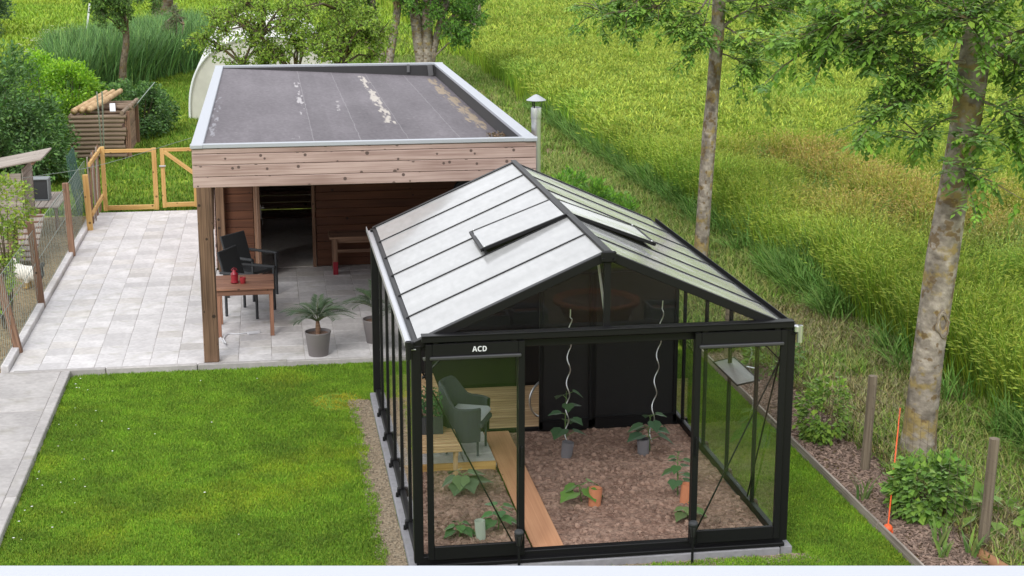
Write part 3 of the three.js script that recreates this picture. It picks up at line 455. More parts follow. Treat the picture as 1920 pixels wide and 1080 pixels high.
// tub armchair: shell of woven panels, seat, cushion, legs
function tubChair(name, label, pos, ry, o = {}) {
  const w = o.w || 0.42, h = o.h || 0.8, c = thing(name, label, 'armchair', pos, ry, o.group);
  const mat = o.mat || M.wicker;
  const shell = (a0, a1, r, y0, yf, n) => { // curved back and arms: height follows the angle
    const pos2 = [], idx = [];
    for (let i = 0; i <= n; i++) { const a = mix(a0, a1, i / n), top = yf(a); for (const [rr, y] of [[r, y0], [r * 1.06, top], [r * 1.0, top + 0.012], [r * 0.92, top], [r * 0.9, y0]]) pos2.push(Math.cos(a) * rr, y, Math.sin(a) * rr); if (i < n) for (let k = 0; k < 5; k++) { const p = i * 5 + k, q = i * 5 + (k + 1) % 5; idx.push(p, q, p + 5, q, q + 5, p + 5); } }
    const gg = new THREE.BufferGeometry(); gg.setAttribute('position', new THREE.Float32BufferAttribute(pos2, 3)); gg.setIndex(idx); const f = gg.toNonIndexed(); f.computeVertexNormals(); return f;
  };
  part(c, 'backrest', shell(-2.4, 2.4, w * 0.62, 0.18, a => mix(h, h * 0.72, smooth(0.7, 1.5, Math.abs(a))), 28), mat, [0, 0, 0]).rotation.y = 0;
  part(c, 'seat', cbox(w * 0.95, 0.07, w * 0.95, 0.02), mat, [-0.02, 0.34, 0]);
  if (o.cushion) part(c, 'cushion', cbox(w * 0.86, 0.06, w * 0.86, 0.025), o.cushion, [-0.03, 0.405, 0]);
  for (const sx of [-1, 1]) for (const sz of [-1, 1]) { const l = part(c, 'leg', new THREE.CylinderGeometry(0.013, 0.011, 0.34, 8), mat, [sx * w * 0.38, 0.17, sz * w * 0.38]); part(l, 'foot', new THREE.CylinderGeometry(0.015, 0.015, 0.03, 8), M.steel, [0, -0.157, 0]); }
  return c;
}
tubChair('wicker_armchair', 'grey woven tub armchair with pale cushion inside the greenhouse', [1.76, 0.025, -13.88], 2.75, { w: 0.4, h: 0.7, cushion: M.cushion, mat: std({ color: C(0.06, 0.066, 0.075), roughness: 0.7 }) });
{
  const h = single('metal_hoop', new THREE.TorusGeometry(0.2, 0.012, 8, 36), M.steel, 'thin metal hoop leaning behind the black partition panel', 'hoop', [2.7, 0.22, -14.85], [0, 0.5, 0.0]);
}
// cucumber plants, pots, spirals
function bigLeaf(s, p, dir, size, col) { // heart-shaped, slightly cupped
  const side = V().crossVectors(dir, V(0, 1, 0)).normalize(); const up = V().crossVectors(side, dir).normalize();
  const pt = (u, v, w) => p.clone().addScaledVector(dir, u * size).addScaledVector(side, v * size).addScaledVector(up, w * size);
  const o = [pt(-0.12, 0.22, 0.02), pt(0.1, 0.46, 0.08), pt(0.45, 0.5, 0.06), pt(0.62, 0.3, 0.02), pt(1, 0, -0.12), pt(0.62, -0.3, 0.02), pt(0.45, -0.5, 0.06), pt(0.1, -0.46, 0.08), pt(-0.12, -0.22, 0.02)], c0 = pt(0, 0, 0), c1 = pt(0.55, 0, -0.03);
  s.tri(c0, o[0], o[1], col); s.tri(c0, o[1], c1, col); s.tri(o[1], o[2], c1, col); s.tri(o[2], o[3], c1, col); s.tri(o[3], o[4], c1, col); s.tri(c1, o[4], o[5], col); s.tri(c1, o[5], o[6], col); s.tri(c1, o[6], o[7], col); s.tri(c0, c1, o[7], col); s.tri(c0, o[7], o[8], col);
}
function youngPlant(name, label, x, z, h, n, size, col, sd) {
  seed(sd); const t = thing(name, label, 'plant', [x, 0.02, z], 0); const st = [V(0, 0, 0), V(R(-0.02, 0.02), h * 0.5, R(-0.02, 0.02)), V(R(-0.03, 0.03), h, R(-0.02, 0.02))];
  part(t, 'stem', limb(st, [0.007, 0.006, 0.003], 6), std({ color: C(0.12, 0.2, 0.06), roughness: 0.7 }));
  const s = new Soup(), pet = [];
  for (let k = 0; k < n; k++) { const a = k * 2.4 + R(-0.4, 0.4), y = h * (0.25 + 0.75 * (k + 0.5) / n), sz = size * (1.1 - 0.4 * k / n) * R(0.85, 1.15), out = sz * 0.5; const b = V(Math.cos(a) * out, y + out * 0.4, Math.sin(a) * out), d = V(Math.cos(a), R(-0.6, 0.0), Math.sin(a)).normalize(); pet.push(limb([V(0, y, 0), b], [0.004, 0.003], 5)); bigLeaf(s, b, d, sz, vary(col, 0.2)); }
  part(t, 'leaf_stalks', merge(pet), std({ color: C(0.14, 0.24, 0.07), roughness: 0.7 })); part(t, 'leaves', s.geo(), M.leaf); return t;
}
function pipePot(label, x, z, mat, r, h, tilt, sd) { const g = new THREE.LatheGeometry([[r * 0.88, 0], [r, h], [r * 0.88, h], [r * 0.78, h * 0.3], [0.001, h * 0.3]].map(p => new THREE.Vector2(...p)), 20); return single('watering_pot', g, mat, label, 'pot', [x, -0.02, z], [0, 0, tilt], 'watering pots sunk in the greenhouse soil'); }
const gp = std({ color: C(0.17, 0.165, 0.18), roughness: 0.6 });
pipePot('grey tube pot below the tall cucumber plant in the greenhouse', 2.68, -13.62, gp, 0.058, 0.19, -0.12, 1);
pipePot('grey tube pot half hidden by the drooping cucumber leaves', 3.44, -13.62, gp, 0.06, 0.18, 0.03, 2);
pipePot('terracotta-coloured tube pot standing alone near the greenhouse middle', 2.69, -12.36, M.terracotta, 0.06, 0.2, -0.06, 3);
pipePot('terracotta-coloured tube pot behind the right door leaf', 3.5, -12.33, M.terracotta, 0.056, 0.2, -0.1, 4);
pipePot('pale grey-green tube pot behind the left door leaf', 1.61, -11.78, std({ color: C(0.4, 0.46, 0.38), roughness: 0.7 }), 0.045, 0.2, 0.05, 5);
youngPlant('cucumber_plant', 'tall young cucumber plant climbing the left spiral stake', 2.71, -13.72, 0.62, 9, 0.15, [0.055, 0.14, 0.045], 51);
youngPlant('cucumber_plant', 'bushy young cucumber plant under the right spiral stake', 3.52, -13.68, 0.36, 9, 0.17, [0.06, 0.145, 0.055], 52);
youngPlant('young_plant', 'low bright green seedling beside the terracotta-coloured pot', 2.6, -12.47, 0.16, 6, 0.16, [0.1, 0.24, 0.03], 53);
youngPlant('pepper_plant', 'slim dark-leaved plant at the edge of the right door leaf', 3.47, -12.46, 0.4, 11, 0.11, [0.06, 0.15, 0.04], 54);
youngPlant('young_plant', 'low pale seedling behind the right stake lantern', 3.42, -11.95, 0.1, 7, 0.12, [0.12, 0.2, 0.06], 55);
youngPlant('courgette_plant', 'silvery courgette plant in the left soil bed', 1.6, -12.9, 0.16, 9, 0.17, [0.12, 0.19, 0.09], 56);
youngPlant('young_plant', 'green seedling left of the plank path behind the left leaf', 1.78, -11.95, 0.2, 9, 0.13, [0.08, 0.2, 0.05], 57);
youngPlant('young_plant', 'sprawling small plant by the pale grey-green pot', 1.44, -11.85, 0.12, 9, 0.1, [0.08, 0.19, 0.05], 58);
for (const [label, x, z, y0, y1, ph, lean] of [['wavy aluminium plant stake above the tall cucumber', 2.7, -13.7, 0.1, 1.45, 0, 0.03], ['wavy aluminium plant stake at the right of the partition', 3.53, -13.7, 0.1, 1.5, 1, 0.09]]) {
  const pts = []; for (let k = 0; k <= 70; k++) { const t = k / 70, a = t * 34 + ph, r = t > 0.93 ? 0 : 0.017; pts.push(V(Math.cos(a) * r + lean * t, y0 + (y1 - y0) * t, Math.sin(a) * r)); }
  single('spiral_stake', tube(pts, 0.0055, 280, 6), M.alu, label, 'stake', [x, 0, z]);
}
// stake lanterns before the doors
for (const [x, z, label] of [[1.835, -11.21, 'black solar stake lantern by the left sliding door'], [3.245, -11.17, 'black solar stake lantern by the right sliding door']]) {
  const t = thing('stake_lantern', label, 'lantern', [x, -0.065, z], 0, 'solar lanterns before the greenhouse');
  part(t, 'stake', new THREE.CylinderGeometry(0.009, 0.012, 0.26, 8), M.black, [0, 0.13, 0]);
  part(t, 'lamp_body', new THREE.LatheGeometry([[0.001, 0.24], [0.018, 0.245], [0.034, 0.33], [0.03, 0.335], [0.001, 0.335]].map(p => new THREE.Vector2(...p)), 16), std({ color: C(0.03, 0.03, 0.032), roughness: 0.4 }));
  part(t, 'lamp_cap', new THREE.LatheGeometry([[0.001, 0.335], [0.036, 0.336], [0.038, 0.36], [0.03, 0.375], [0.001, 0.38]].map(p => new THREE.Vector2(...p)), 16), M.wicker);
  part(t, 'cage_rib', merge([0, 1, 2, 3, 4, 5].map(k => { const a = k * 1.047; return bar(V(Math.cos(a) * 0.019, 0.245, Math.sin(a) * 0.019), V(Math.cos(a) * 0.036, 0.335, Math.sin(a) * 0.036), 0.005, 0.005); })), M.black);
}
// ---------------------------------------------------------------- terrace furniture
{
  seed(61);
  const t = thing('garden_table', 'small wooden table behind the shed corner post', 'table', [-0.37, 0, -18.92]);
  for (let k = 0; k < 6; k++) part(t, 'table_board', cbox(0.72, 0.022, 0.125, 0.003, k), M.table, [0, 0.61, -0.32 + k * 0.128]);
  part(t, 'apron', merge([at(cbox(0.66, 0.07, 0.02), 0, 0.562, 0.34), at(cbox(0.66, 0.07, 0.02), 0, 0.562, -0.34), at(cbox(0.02, 0.07, 0.64), 0.33, 0.562, 0), at(cbox(0.02, 0.07, 0.64), -0.33, 0.562, 0)]), M.table);
  for (const x of [-0.32, 0.32]) for (const z of [-0.32, 0.32]) part(t, 'leg', cbox(0.05, 0.6, 0.05, 0.004, 1), M.table, [x, 0.3, z]);
  const l = thing('red_lantern', 'red lantern on the small wooden table', 'lantern', [-0.49, 0.622, -18.85]);
  part(l, 'body', new THREE.LatheGeometry([[0.001, 0], [0.05, 0.002], [0.05, 0.02], [0.042, 0.03], [0.046, 0.1], [0.04, 0.11], [0.05, 0.115], [0.02, 0.15], [0.022, 0.165], [0.001, 0.17]].map(p => new THREE.Vector2(...p)), 18), M.red);
  part(l, 'handle', new THREE.TorusGeometry(0.035, 0.004, 6, 20, Math.PI), M.red, [0, 0.155, 0]);
  single('red_cup', new THREE.LatheGeometry([[0.001, 0], [0.032, 0], [0.04, 0.075], [0.036, 0.075], [0.029, 0.006], [0.001, 0.006]].map(p => new THREE.Vector2(...p)), 16), std({ color: C(0.4, 0.04, 0.05), roughness: 0.3 }), 'small red cup beside the red lantern', 'cup', [-0.39, 0.622, -18.82]);
  // dark sling chairs behind the table
  const chair = (label, x, z, ry) => { const c = thing('sling_chair', label, 'chair', [x, 0, z], ry, 'dark chairs on the terrace'); part(c, 'seat', cbox(0.5, 0.04, 0.46, 0.012), M.wicker, [0, 0.38, 0]); part(c, 'backrest', cbox(0.5, 0.46, 0.03, 0.012), M.wicker, [0, 0.62, -0.26], [-0.28, 0, 0]); for (const s of [-1, 1]) { part(c, 'armrest', cbox(0.06, 0.03, 0.52, 0.01), M.wicker, [s * 0.27, 0.58, -0.02]); for (const zz of [-0.22, 0.22]) part(c, 'leg', cbox(0.03, zz > 0 ? 0.57 : 0.4, 0.03, 0.004), M.wicker, [s * 0.25, zz > 0 ? 0.285 : 0.2, zz]); } return c; };
  chair('dark outdoor chair pushed against the back of the small table', -0.32, -19.75, 1.1);
  chair('dark outdoor chair by the open shed door', -0.3, -20.7, 0.9);
  single('seat_pad', cbox(0.42, 0.045, 0.4, 0.015), M.cushion, 'grey seat pad on the dark chair behind the table', 'cushion', [-0.31, 0.425, -19.74], [0, 1.1, 0]);
  // bench against the back wall with a red-painted foot
  const b = thing('work_bench', 'rough wooden bench against the shed wall with red-painted foot', 'bench', [1.55, 0, -22.05]);
  for (let k = 0; k < 3; k++) part(b, 'bench_board', cbox(1.5, 0.035, 0.155, 0.004, k), M.brown, [0, 0.54, -0.16 + k * 0.16]);
  part(b, 'apron', cbox(1.4, 0.06, 0.025, 0.003), M.brown, [0, 0.49, 0.19]); part(b, 'stretcher', cbox(1.36, 0.05, 0.03, 0.003), M.brown, [0, 0.28, -0.1]);
  for (const x of [-0.67, 0.67]) for (const z of [-0.17, 0.2]) { const lg = part(b, 'leg', cbox(0.065, 0.52, 0.065, 0.004, 1), M.brown, [x, 0.26, z]); if (x < 0 && z > 0) part(lg, 'painted_foot', cbox(0.072, 0.19, 0.072, 0.004), M.red, [0, -0.164, 0]); }
  // power strip and cable under the table
  const ps = thing('power_strip', 'white power strip and cable on the terrace floor', 'power strip', [-0.3, 0.001, -18.6]);
  part(ps, 'socket_block', cbox(0.16, 0.03, 0.045, 0.006), M.white, [0.02, 0.016, -0.1], [0, 0.35, 0]); part(ps, 'cable', tube([V(-0.06, 0.01, -0.13), V(-0.15, 0.008, -0.1), V(-0.28, 0.008, -0.12), V(-0.34, 0.01, 0.1), V(-0.31, 0.01, 0.35), V(-0.33, 0.05, 0.47), V(-0.37, 0.12, 0.44)], 0.008, 50, 6), M.white);
  const disc = thing('round_wall_disc', 'dark round object hung high on the shed wall above the bench', 'wall ornament', [2.83, 1.1, -22.39]);
  part(disc, 'face', new THREE.LatheGeometry([[0.001, 0.03], [0.13, 0.03], [0.15, 0.015], [0.15, 0]].map(p => new THREE.Vector2(...p)), 28), M.wicker, [0, 0, 0], [Math.PI / 2, 0, 0]); part(disc, 'rim', new THREE.TorusGeometry(0.15, 0.012, 8, 32), M.black, [0, 0, 0.015]);
  const sv = thing('storage_shelf', 'dark shelf unit inside the unlit shed store', 'shelf', [0.3, 0, -25.5]);
  for (let k = 0; k < 4; k++) part(sv, 'shelf_board', cbox(1.2, 0.025, 0.35), M.wall, [0, 0.2 + k * 0.45, 0]); for (const x of [-0.6, 0.6]) part(sv, 'side_panel', cbox(0.025, 1.7, 0.36), M.wall, [x, 0.85, 0]);
}
// potted palms
function palm(label, x, z, sd, n, len, potR, rot = 0, y = 0) {
  seed(sd); const t = thing('potted_palm', label, 'potted plant', [x, y, z], rot);
  const pot = part(t, 'pot', new THREE.LatheGeometry([[0.001, 0], [potR * 0.76, 0], [potR, 0.27], [potR * 1.03, 0.275], [potR * 1.03, 0.29], [potR * 0.93, 0.29], [potR * 0.9, 0.24], [0.001, 0.24]].map(p => new THREE.Vector2(...p)), 28), M.greyPot);
  part(pot, 'potting_soil', new THREE.CylinderGeometry(potR * 0.9, potR * 0.9, 0.02, 20), M.soil, [0, 0.25, 0]);
  part(t, 'trunk', limb([V(0, 0.25, 0), V(0.005, 0.33, 0), V(0.0, 0.42, 0)], [0.03, 0.035, 0.02], 9, 0.4), M.brown);
  for (let k = 0; k < n; k++) {
    const s = new Soup(), a = k * 2.4 + R(-0.3, 0.3), el = R(0.6, 1.4), L = len * R(0.8, 1.1) * (0.75 + 0.3 * Math.cos(el)); let p = V(0, 0.4, 0), e = el; const N = 16, pts = [p.clone()];
    for (let i = 1; i <= N; i++) { const d = V(Math.cos(a) * Math.cos(e), Math.sin(e), Math.sin(a) * Math.cos(e)); p = p.clone().addScaledVector(d, L / N); pts.push(p); e -= 0.075; if (i > 3) { const side = V(-Math.sin(a), 0, Math.cos(a)); for (const sg of [-1, 1]) { const ld = d.clone().multiplyScalar(0.75).addScaledVector(side, sg * 0.7).add(V(0, 0.15, 0)).normalize(); s.leaf(p, ld, V().crossVectors(ld, V(0, 1, 0)).normalize(), 0.13 * (1.1 - 0.6 * Math.abs(i / N - 0.45)), 0.009, vary([0.06, 0.11, 0.045], 0.25)); } } }
    const f = part(t, 'frond', s.geo(), M.leaf); part(f, 'rachis', limb(pts, pts.map((_, i) => 0.006 * (1 - i / N * 0.8)), 5), std({ color: C(0.1, 0.13, 0.05), roughness: 0.7 }));
  }
  return t;
}
palm('potted palm in a taupe pot at the terrace edge', 0.48, -17.62, 71, 20, 0.44, 0.15);
palm('palm half hidden behind the left greenhouse wall', 1.2, -18.1, 73, 16, 0.5, 0.16);
// ---------------------------------------------------------------- gate, fences, chicken run
{
  seed(81);
  const f = thing('gate_frame_fence', 'fresh pine open frame fence at the end of the patio', 'fence', [-2.45, 0, -27.52]);
  part(f, 'top_rail', cbox(0.86, 0.06, 0.05, 0.004, 1), M.pine, [0, 1.06, 0]); part(f, 'bottom_rail', cbox(0.86, 0.08, 0.06, 0.004, 2), M.pine, [0, 0.05, 0]);
  part(f, 'post', cbox(0.08, 1.1, 0.08, 0.004, 3), M.pine, [0.44 - 0.01, 0.55, 0.0]); part(f, 'post', cbox(0.07, 1.14, 0.07, 0.004, 4), M.pine, [-0.45, 0.57, 0]);
  const g = thing('garden_gate', 'fresh pine gate with diagonal brace beside the shed', 'gate', [-1.42, 0, -27.52]);
  part(g, 'stile', cbox(0.07, 1.06, 0.06, 0.004, 1), M.pine, [-0.46, 0.56, 0]); part(g, 'stile', cbox(0.08, 1.06, 0.06, 0.004, 2), M.pine, [0.1, 0.56, 0]);
  part(g, 'top_rail', cbox(0.7, 0.06, 0.05, 0.004, 3), M.pine, [-0.13, 1.062, 0.004]); part(g, 'bottom_rail', cbox(0.7, 0.08, 0.05, 0.004, 4), M.pine, [-0.14, 0.08, 0.004]);
  part(g, 'diagonal_brace', bar(V(-0.42, 1.03, 0.02), V(0.1, 0.62, 0.02), 0.04, 0.07, 0.004), M.pine);
  part(g, 'latch', cbox(0.12, 0.03, 0.03, 0.006), M.steel, [-0.46, 0.78, 0.05]);
  single('hinge_post', cbox(0.09, 1.14, 0.09, 0.005, 5), M.pine, 'pine post holding the gate at the shed side', 'post', [-1.22, 0.57, -27.54]);
  const pk = thing('slat_fence', 'brown vertical slat panel beside the chicken run', 'fence', [-2.98, 0, -26.75]);
  for (let k = 0; k < 9; k++) part(pk, 'slat', cbox(0.02, 1.16 + R(-0.04, 0.04), 0.075, 0.003, k), k % 3 ? M.brown : M.greywood, [R(-0.01, 0.01), 0.6, 0.82 - k * 0.2], [R(-0.1, 0.1), 0, R(-0.03, 0.03)]);
  for (const y of [0.25, 1.08]) part(pk, 'rail', cbox(0.04, 0.07, 1.82, 0.004, 2), M.pine, [0.03, y, 0]);
  // posts and wire mesh of the run
  const posts = [[-3.12, -18.3, 1.0], [-3.1, -20.5, 1.22], [-3.06, -23.75, 1.18], [-3.0, -25.78, 0.98]];
  posts.forEach(([x, z, h], k) => single('fence_post', cbox(0.09, h, 0.08, 0.006, k), k === 3 ? M.pine : M.brown, ['leaning brown fence post nearest the path on the left', 'brown square fence post before the white hen', 'tall brown fence post in the middle of the wire run fence', 'short pale post at the near end of the slat panel'][k], 'post', [x, h / 2 - 0.05, z], [0, 0, k === 0 ? 0.18 : k === 1 ? 0.06 : 0.03], 'posts of the chicken run fence'));
  const wf = thing('wire_fence', 'thin green wire mesh fence along the chicken run', 'fence', [-3.1, 0, -22.3]);
  const ws = []; const z0 = -4.2, z1 = 6.5, H = 1.05; for (let z = z0; z < z1; z += 0.17) { ws.push(bar(V(0, 0.1, z), V(0, H, Math.min(z1, z + 0.95)), 0.0035, 0.0035, 0.001)); ws.push(bar(V(0.004, 0.1, z + 0.95), V(0.004, H, z), 0.0035, 0.0035, 0.001)); }
  part(wf, 'wire_mesh', merge(ws), M.wire); for (const y of [0.1, 0.6, 1.05]) part(wf, 'tension_wire', bar(V(0, y, z0), V(0, y, z1 + 0.9), 0.006, 0.006, 0.001), M.wire);
  single('line_wire', tube([V(0, 0, 0), V(0.9, -0.04, -1.2), V(2.4, 0.1, -3.4)], 0.004, 30, 5), M.wire, 'thin wire strung from the coop roof to the gate', 'wire', [-3.75, 1.18, -24.0]);
  // folded green netting
  const nt = []; for (let k = 0; k < 26; k++) nt.push(tube([V(R(-0.05, 0.05), 0.05, -k * 0.06 + 0.6), V(-0.15, 0.5, -k * 0.05 + 0.3), V(-0.25 + R(-0.05, 0.05), 1.0, -k * 0.05)], 0.005, 8, 4)); for (let k = 0; k < 14; k++) nt.push(tube([V(-0.02 - k * 0.015, 0.1 + k * 0.07, 0.6 - k * 0.03), V(-0.1 - k * 0.012, 0.1 + k * 0.07, -0.9 - k * 0.03)], 0.005, 3, 4));
  single('garden_net', merge(nt), std({ color: C(0.015, 0.07, 0.045), roughness: 0.6 }), 'dark green netting hung behind the slat panel', 'net', [-3.25, 0, -27.3]);
  // coop: walls, legs, sloping board roof
  const c = thing('chicken_coop', 'low wooden chicken coop with sloping grey board roof', 'coop', [-4.2, 0, -24.8]);
  for (let k = 0; k < 6; k++) part(c, 'roof_board', cbox(1.5, 0.025, 0.2, 0.004, k), M.greywood, [0, 1.3 - 0.0, 0.55 - k * 0.205], [0, 0, 0.18]);
  for (let k = 0; k < 7; k++) { part(c, 'wall_board', cbox(0.02, 0.13, 1.0, 0.004, k), M.greywood, [0.42, 0.42 + k * 0.132, 0]); part(c, 'wall_board', cbox(0.9, 0.13, 0.02, 0.004, k + 2), M.greywood, [-0.05, 0.35 + k * 0.132, 0.5]); }
  for (const x of [-0.5, 0.4]) for (const z of [-0.45, 0.45]) part(c, 'leg', cbox(0.06, 1.1, 0.06, 0.004), M.brown, [x, 0.55, z]);
  part(c, 'roof_batten', merge([at(cbox(0.04, 0.05, 1.2), 0.6, 1.38, 0.03), at(cbox(0.04, 0.05, 1.2), -0.6, 1.17, 0.03)]), M.brown);
  const ramp2 = thing('coop_ramp', 'slatted wooden ramp below the chicken coop', 'ramp', [-3.72, 0, -23.9]);
  part(ramp2, 'ramp_board', cbox(0.4, 0.02, 1.3, 0.004), M.greywood, [0, 0.28, 0], [0.38, 0, 0]); for (let k = 0; k < 8; k++) part(ramp2, 'ramp_slat', cbox(0.4, 0.025, 0.03, 0.003), M.brown, [0, 0.505 - k * 0.06, -0.52 + k * 0.15 + 0.0], [0.38, 0, 0]);
  const nb = thing('nest_platform', 'low plank platform beside the grey hutch', 'platform', [-3.75, 0, -26.5]);
  for (let k = 0; k < 5; k++) part(nb, 'plank', cbox(0.11, 0.025, 1.5, 0.004, k), M.greywood, [-0.24 + k * 0.116, 0.4, 0]); for (const x of [-0.22, 0.22]) for (const z of [-0.6, 0.6]) part(nb, 'leg', cbox(0.05, 0.39, 0.05, 0.004), M.brown, [x, 0.195, z]);
  const hu = thing('hutch', 'small grey box hutch with dark mesh front', 'hutch', [-3.83, 0.413, -26.5]);
  part(hu, 'box', merge([at(cbox(0.28, 0.02, 0.3), 0, 0.36, 0), at(cbox(0.28, 0.02, 0.3), 0, 0.01, 0), at(cbox(0.02, 0.33, 0.3), -0.13, 0.185, 0), at(cbox(0.02, 0.33, 0.3), 0.13, 0.185, 0), at(cbox(0.24, 0.33, 0.02), 0, 0.185, -0.14)]), std({ color: C(0.2, 0.22, 0.23), roughness: 0.7 })); part(hu, 'door', cbox(0.24, 0.33, 0.01), M.wicker, [0, 0.185, 0.12]);
  const cr = thing('feed_crate', 'grey wooden crate with dark corner posts at the left edge', 'crate', [-4.12, 0, -22.9]);
  for (let k = 0; k < 4; k++) { part(cr, 'crate_board', cbox(0.7, 0.11, 0.02, 0.003, k), M.greywood, [0, 0.12 + k * 0.13, 0.26]); part(cr, 'crate_board', cbox(0.02, 0.11, 0.5, 0.003, k), M.greywood, [0.34, 0.12 + k * 0.13, 0]); } for (const x of [-0.33, 0.37]) for (const z of [-0.24, 0.28]) part(cr, 'corner_post', cbox(0.045, 0.66, 0.045, 0.004), M.brown, [x, 0.33, z]); part(cr, 'lid', cbox(0.74, 0.02, 0.58, 0.004), M.greywood, [0, 0.665, 0]);
}
{ // white hen, one continuous body from a smooth distance field
  const bones = [[V(-0.1, 0.17, 0), V(0.07, 0.18, 0), 0.085, 0.08], [V(0.07, 0.19, 0), V(0.15, 0.3, 0), 0.06, 0.032], [V(0.15, 0.3, 0), V(0.17, 0.32, 0), 0.034, 0.03], [V(-0.1, 0.19, 0), V(-0.19, 0.29, 0), 0.06, 0.02], [V(0.18, 0.315, 0), V(0.215, 0.305, 0), 0.016, 0.005], [V(0.0, 0.12, 0.04), V(0.0, 0.02, 0.04), 0.03, 0.011], [V(0.0, 0.12, -0.04), V(0.0, 0.02, -0.04), 0.03, 0.011], [V(0.0, 0.012, 0.04), V(0.045, 0.01, 0.045), 0.011, 0.007], [V(0.0, 0.012, -0.04), V(0.045, 0.01, -0.045), 0.011, 0.007]];
  const n = 72, S = 0.26, mc = new MarchingCubes(n, M.white, false, false, 60000); mc.isolation = 0;
  const p = V(), ab = V();
  for (let k = 0; k < n; k++) for (let j = 0; j < n; j++) for (let i = 0; i < n; i++) {
    p.set((i - n / 2) / (n / 2) * S, (j - n / 2) / (n / 2) * S + 0.17, (k - n / 2) / (n / 2) * S); let d = 1e3;
    for (const [a, b, r0, r1] of bones) { ab.subVectors(b, a); const t = Math.min(1, Math.max(0, p.clone().sub(a).dot(ab) / ab.lengthSq())), q = p.distanceTo(a.clone().addScaledVector(ab, t)) - mix(r0, r1, t), kk = 0.025, h = Math.max(kk - Math.abs(d - q), 0) / kk; d = Math.min(d, q) - h * h * kk * 0.25; }
    mc.field[k * n * n + j * n + i] = -d;
  }
  mc.update(); const g = new THREE.BufferGeometry(), c = mc.count; g.setAttribute('position', new THREE.Float32BufferAttribute(mc.positionArray.slice(0, c * 3), 3)); g.setAttribute('normal', new THREE.Float32BufferAttribute(mc.normalArray.slice(0, c * 3), 3)); g.scale(S, S, S); g.translate(0, 0.17, 0);
  const col = [], P = g.attributes.position; for (let i = 0; i < c; i++) { const x = P.getX(i), y = P.getY(i); const dark = x < -0.14, leg = y < 0.07, beak = x > 0.195; col.push(...(dark ? [0.04, 0.035, 0.03] : leg || beak ? [0.4, 0.25, 0.06] : [0.72, 0.69, 0.62])); } g.setAttribute('color', new THREE.Float32BufferAttribute(col, 3));
  const hen = thing('hen', 'white hen with dark tail standing in the chicken run', 'hen', [-3.43, -0.055, -21.9], Math.PI - 0.3); hen.scale.setScalar(1.25);
  part(hen, 'body', g, std({ vertexColors: true, roughness: 0.9 })); part(hen, 'comb', merge([0, 1, 2].map(k => at(new THREE.SphereGeometry(0.012, 8, 6), 0.145 + k * 0.016, 0.352 + (k === 1 ? 0.006 : 0), 0))), M.red);
}
// ---------------------------------------------------------------- compost bin and log heap
const logMat = std({ map: T.greywood, color: C(0.85, 0.72, 0.6), roughness: 0.95 });
{
  seed(91);
  const b = thing('compost_bin', 'square compost bin of stacked half logs with plank side', 'compost bin', [-3.35, 0, -35.1]);
  const lg = (L) => { const g = new THREE.CylinderGeometry(0.045, 0.05, L, 9); const u = g.attributes.uv; for (let i = 0; i < u.count; i++) u.setXY(i, u.getY(i) * L, u.getX(i) * 0.3); return g; };
  const l1 = lg(1.15), l2 = lg(2.4);
  for (let k = 0; k < 10; k++) { part(b, 'log', l1, logMat, [-0.3 + R(-0.05, 0.05), 0.05 + k * 0.093, 1.2], [0, 0, Math.PI / 2]); part(b, 'log', l1, logMat, [-0.3 + R(-0.05, 0.05), 0.05 + k * 0.093, -1.2], [0, 0, Math.PI / 2]); part(b, 'log', l2, logMat, [-0.85, 0.09 + k * 0.09, R(-0.05, 0.05)], [Math.PI / 2, 0, 0]); }
  for (let k = 0; k < 7; k++) part(b, 'side_plank', cbox(0.04, 0.128, 2.4, 0.006, k), M.brown, [0.3, 0.07 + k * 0.131, 0]);
  for (const z of [1.15, -1.15]) part(b, 'post', cbox(0.07, 1.0, 0.07, 0.006), M.brown, [0.36, 0.5, z]);
  part(b, 'rim_log', lg(2.5), logMat, [0.3, 0.97, 0], [Math.PI / 2, 0, 0.05]);
  part(b, 'compost', cbox(1.0, 0.5, 2.2, 0.1), M.soil, [-0.3, 0.26, 0]);
  for (let k = 0; k < 3; k++) part(b, 'cross_log', l1, logMat, [-0.2, 0.98, -0.6 + k * 0.45], [0, 0, Math.PI / 2]);
  ['leftmost of the three pale logs laid over the compost bin', 'middle of the three pale logs laid over the compost bin', 'rightmost of the three pale logs laid over the compost bin'].forEach((t, k) => { const g = new THREE.CylinderGeometry(0.055, 0.06, 1.9, 10); const u = g.attributes.uv; for (let i = 0; i < u.count; i++) u.setXY(i, u.getY(i) * 1.9, u.getX(i) * 0.3 + k * 0.2); single('log', limb([V(0, 0, 0), V(0.001, 0, -0.004), V(0.28, 0.1, -0.95), V(0.52, 0.2, -1.9), V(0.521, 0.2, -1.904)], [0, 0.066, 0.064, 0.056, 0], 10, 0.15), std({ map: T.deck, roughness: 0.95 }), t, 'log', [-4.12 + k * 0.16, 1.02 + 0.015 * k, -33.85], null, 'logs on the compost bin'); });
  single('white_plank', cbox(0.12, 0.025, 0.7, 0.004), M.white, 'short white plank lying on the compost bin logs', 'plank', [-3.35, 1.03, -34.4], [0.12, 0.1, 0]);
  for (const [x, l] of [[-3.55, 'left of two thin metal poles before the compost bin'], [-3.48, 'right of two thin metal poles before the compost bin']]) single('metal_pole', new THREE.CylinderGeometry(0.016, 0.016, 1.5, 8), M.steel, l, 'pole', [x, 0.72, -33.5], [0.03, 0, x > -3.5 ? -0.03 : 0.02]);
  single('metal_pole', new THREE.CylinderGeometry(0.012, 0.012, 0.8, 8), M.wire, 'slanted grey pole leaning at the rear of the compost bin', 'pole', [-2.8, 1.1, -36.0], [-0.3, 0, -0.7]);
}
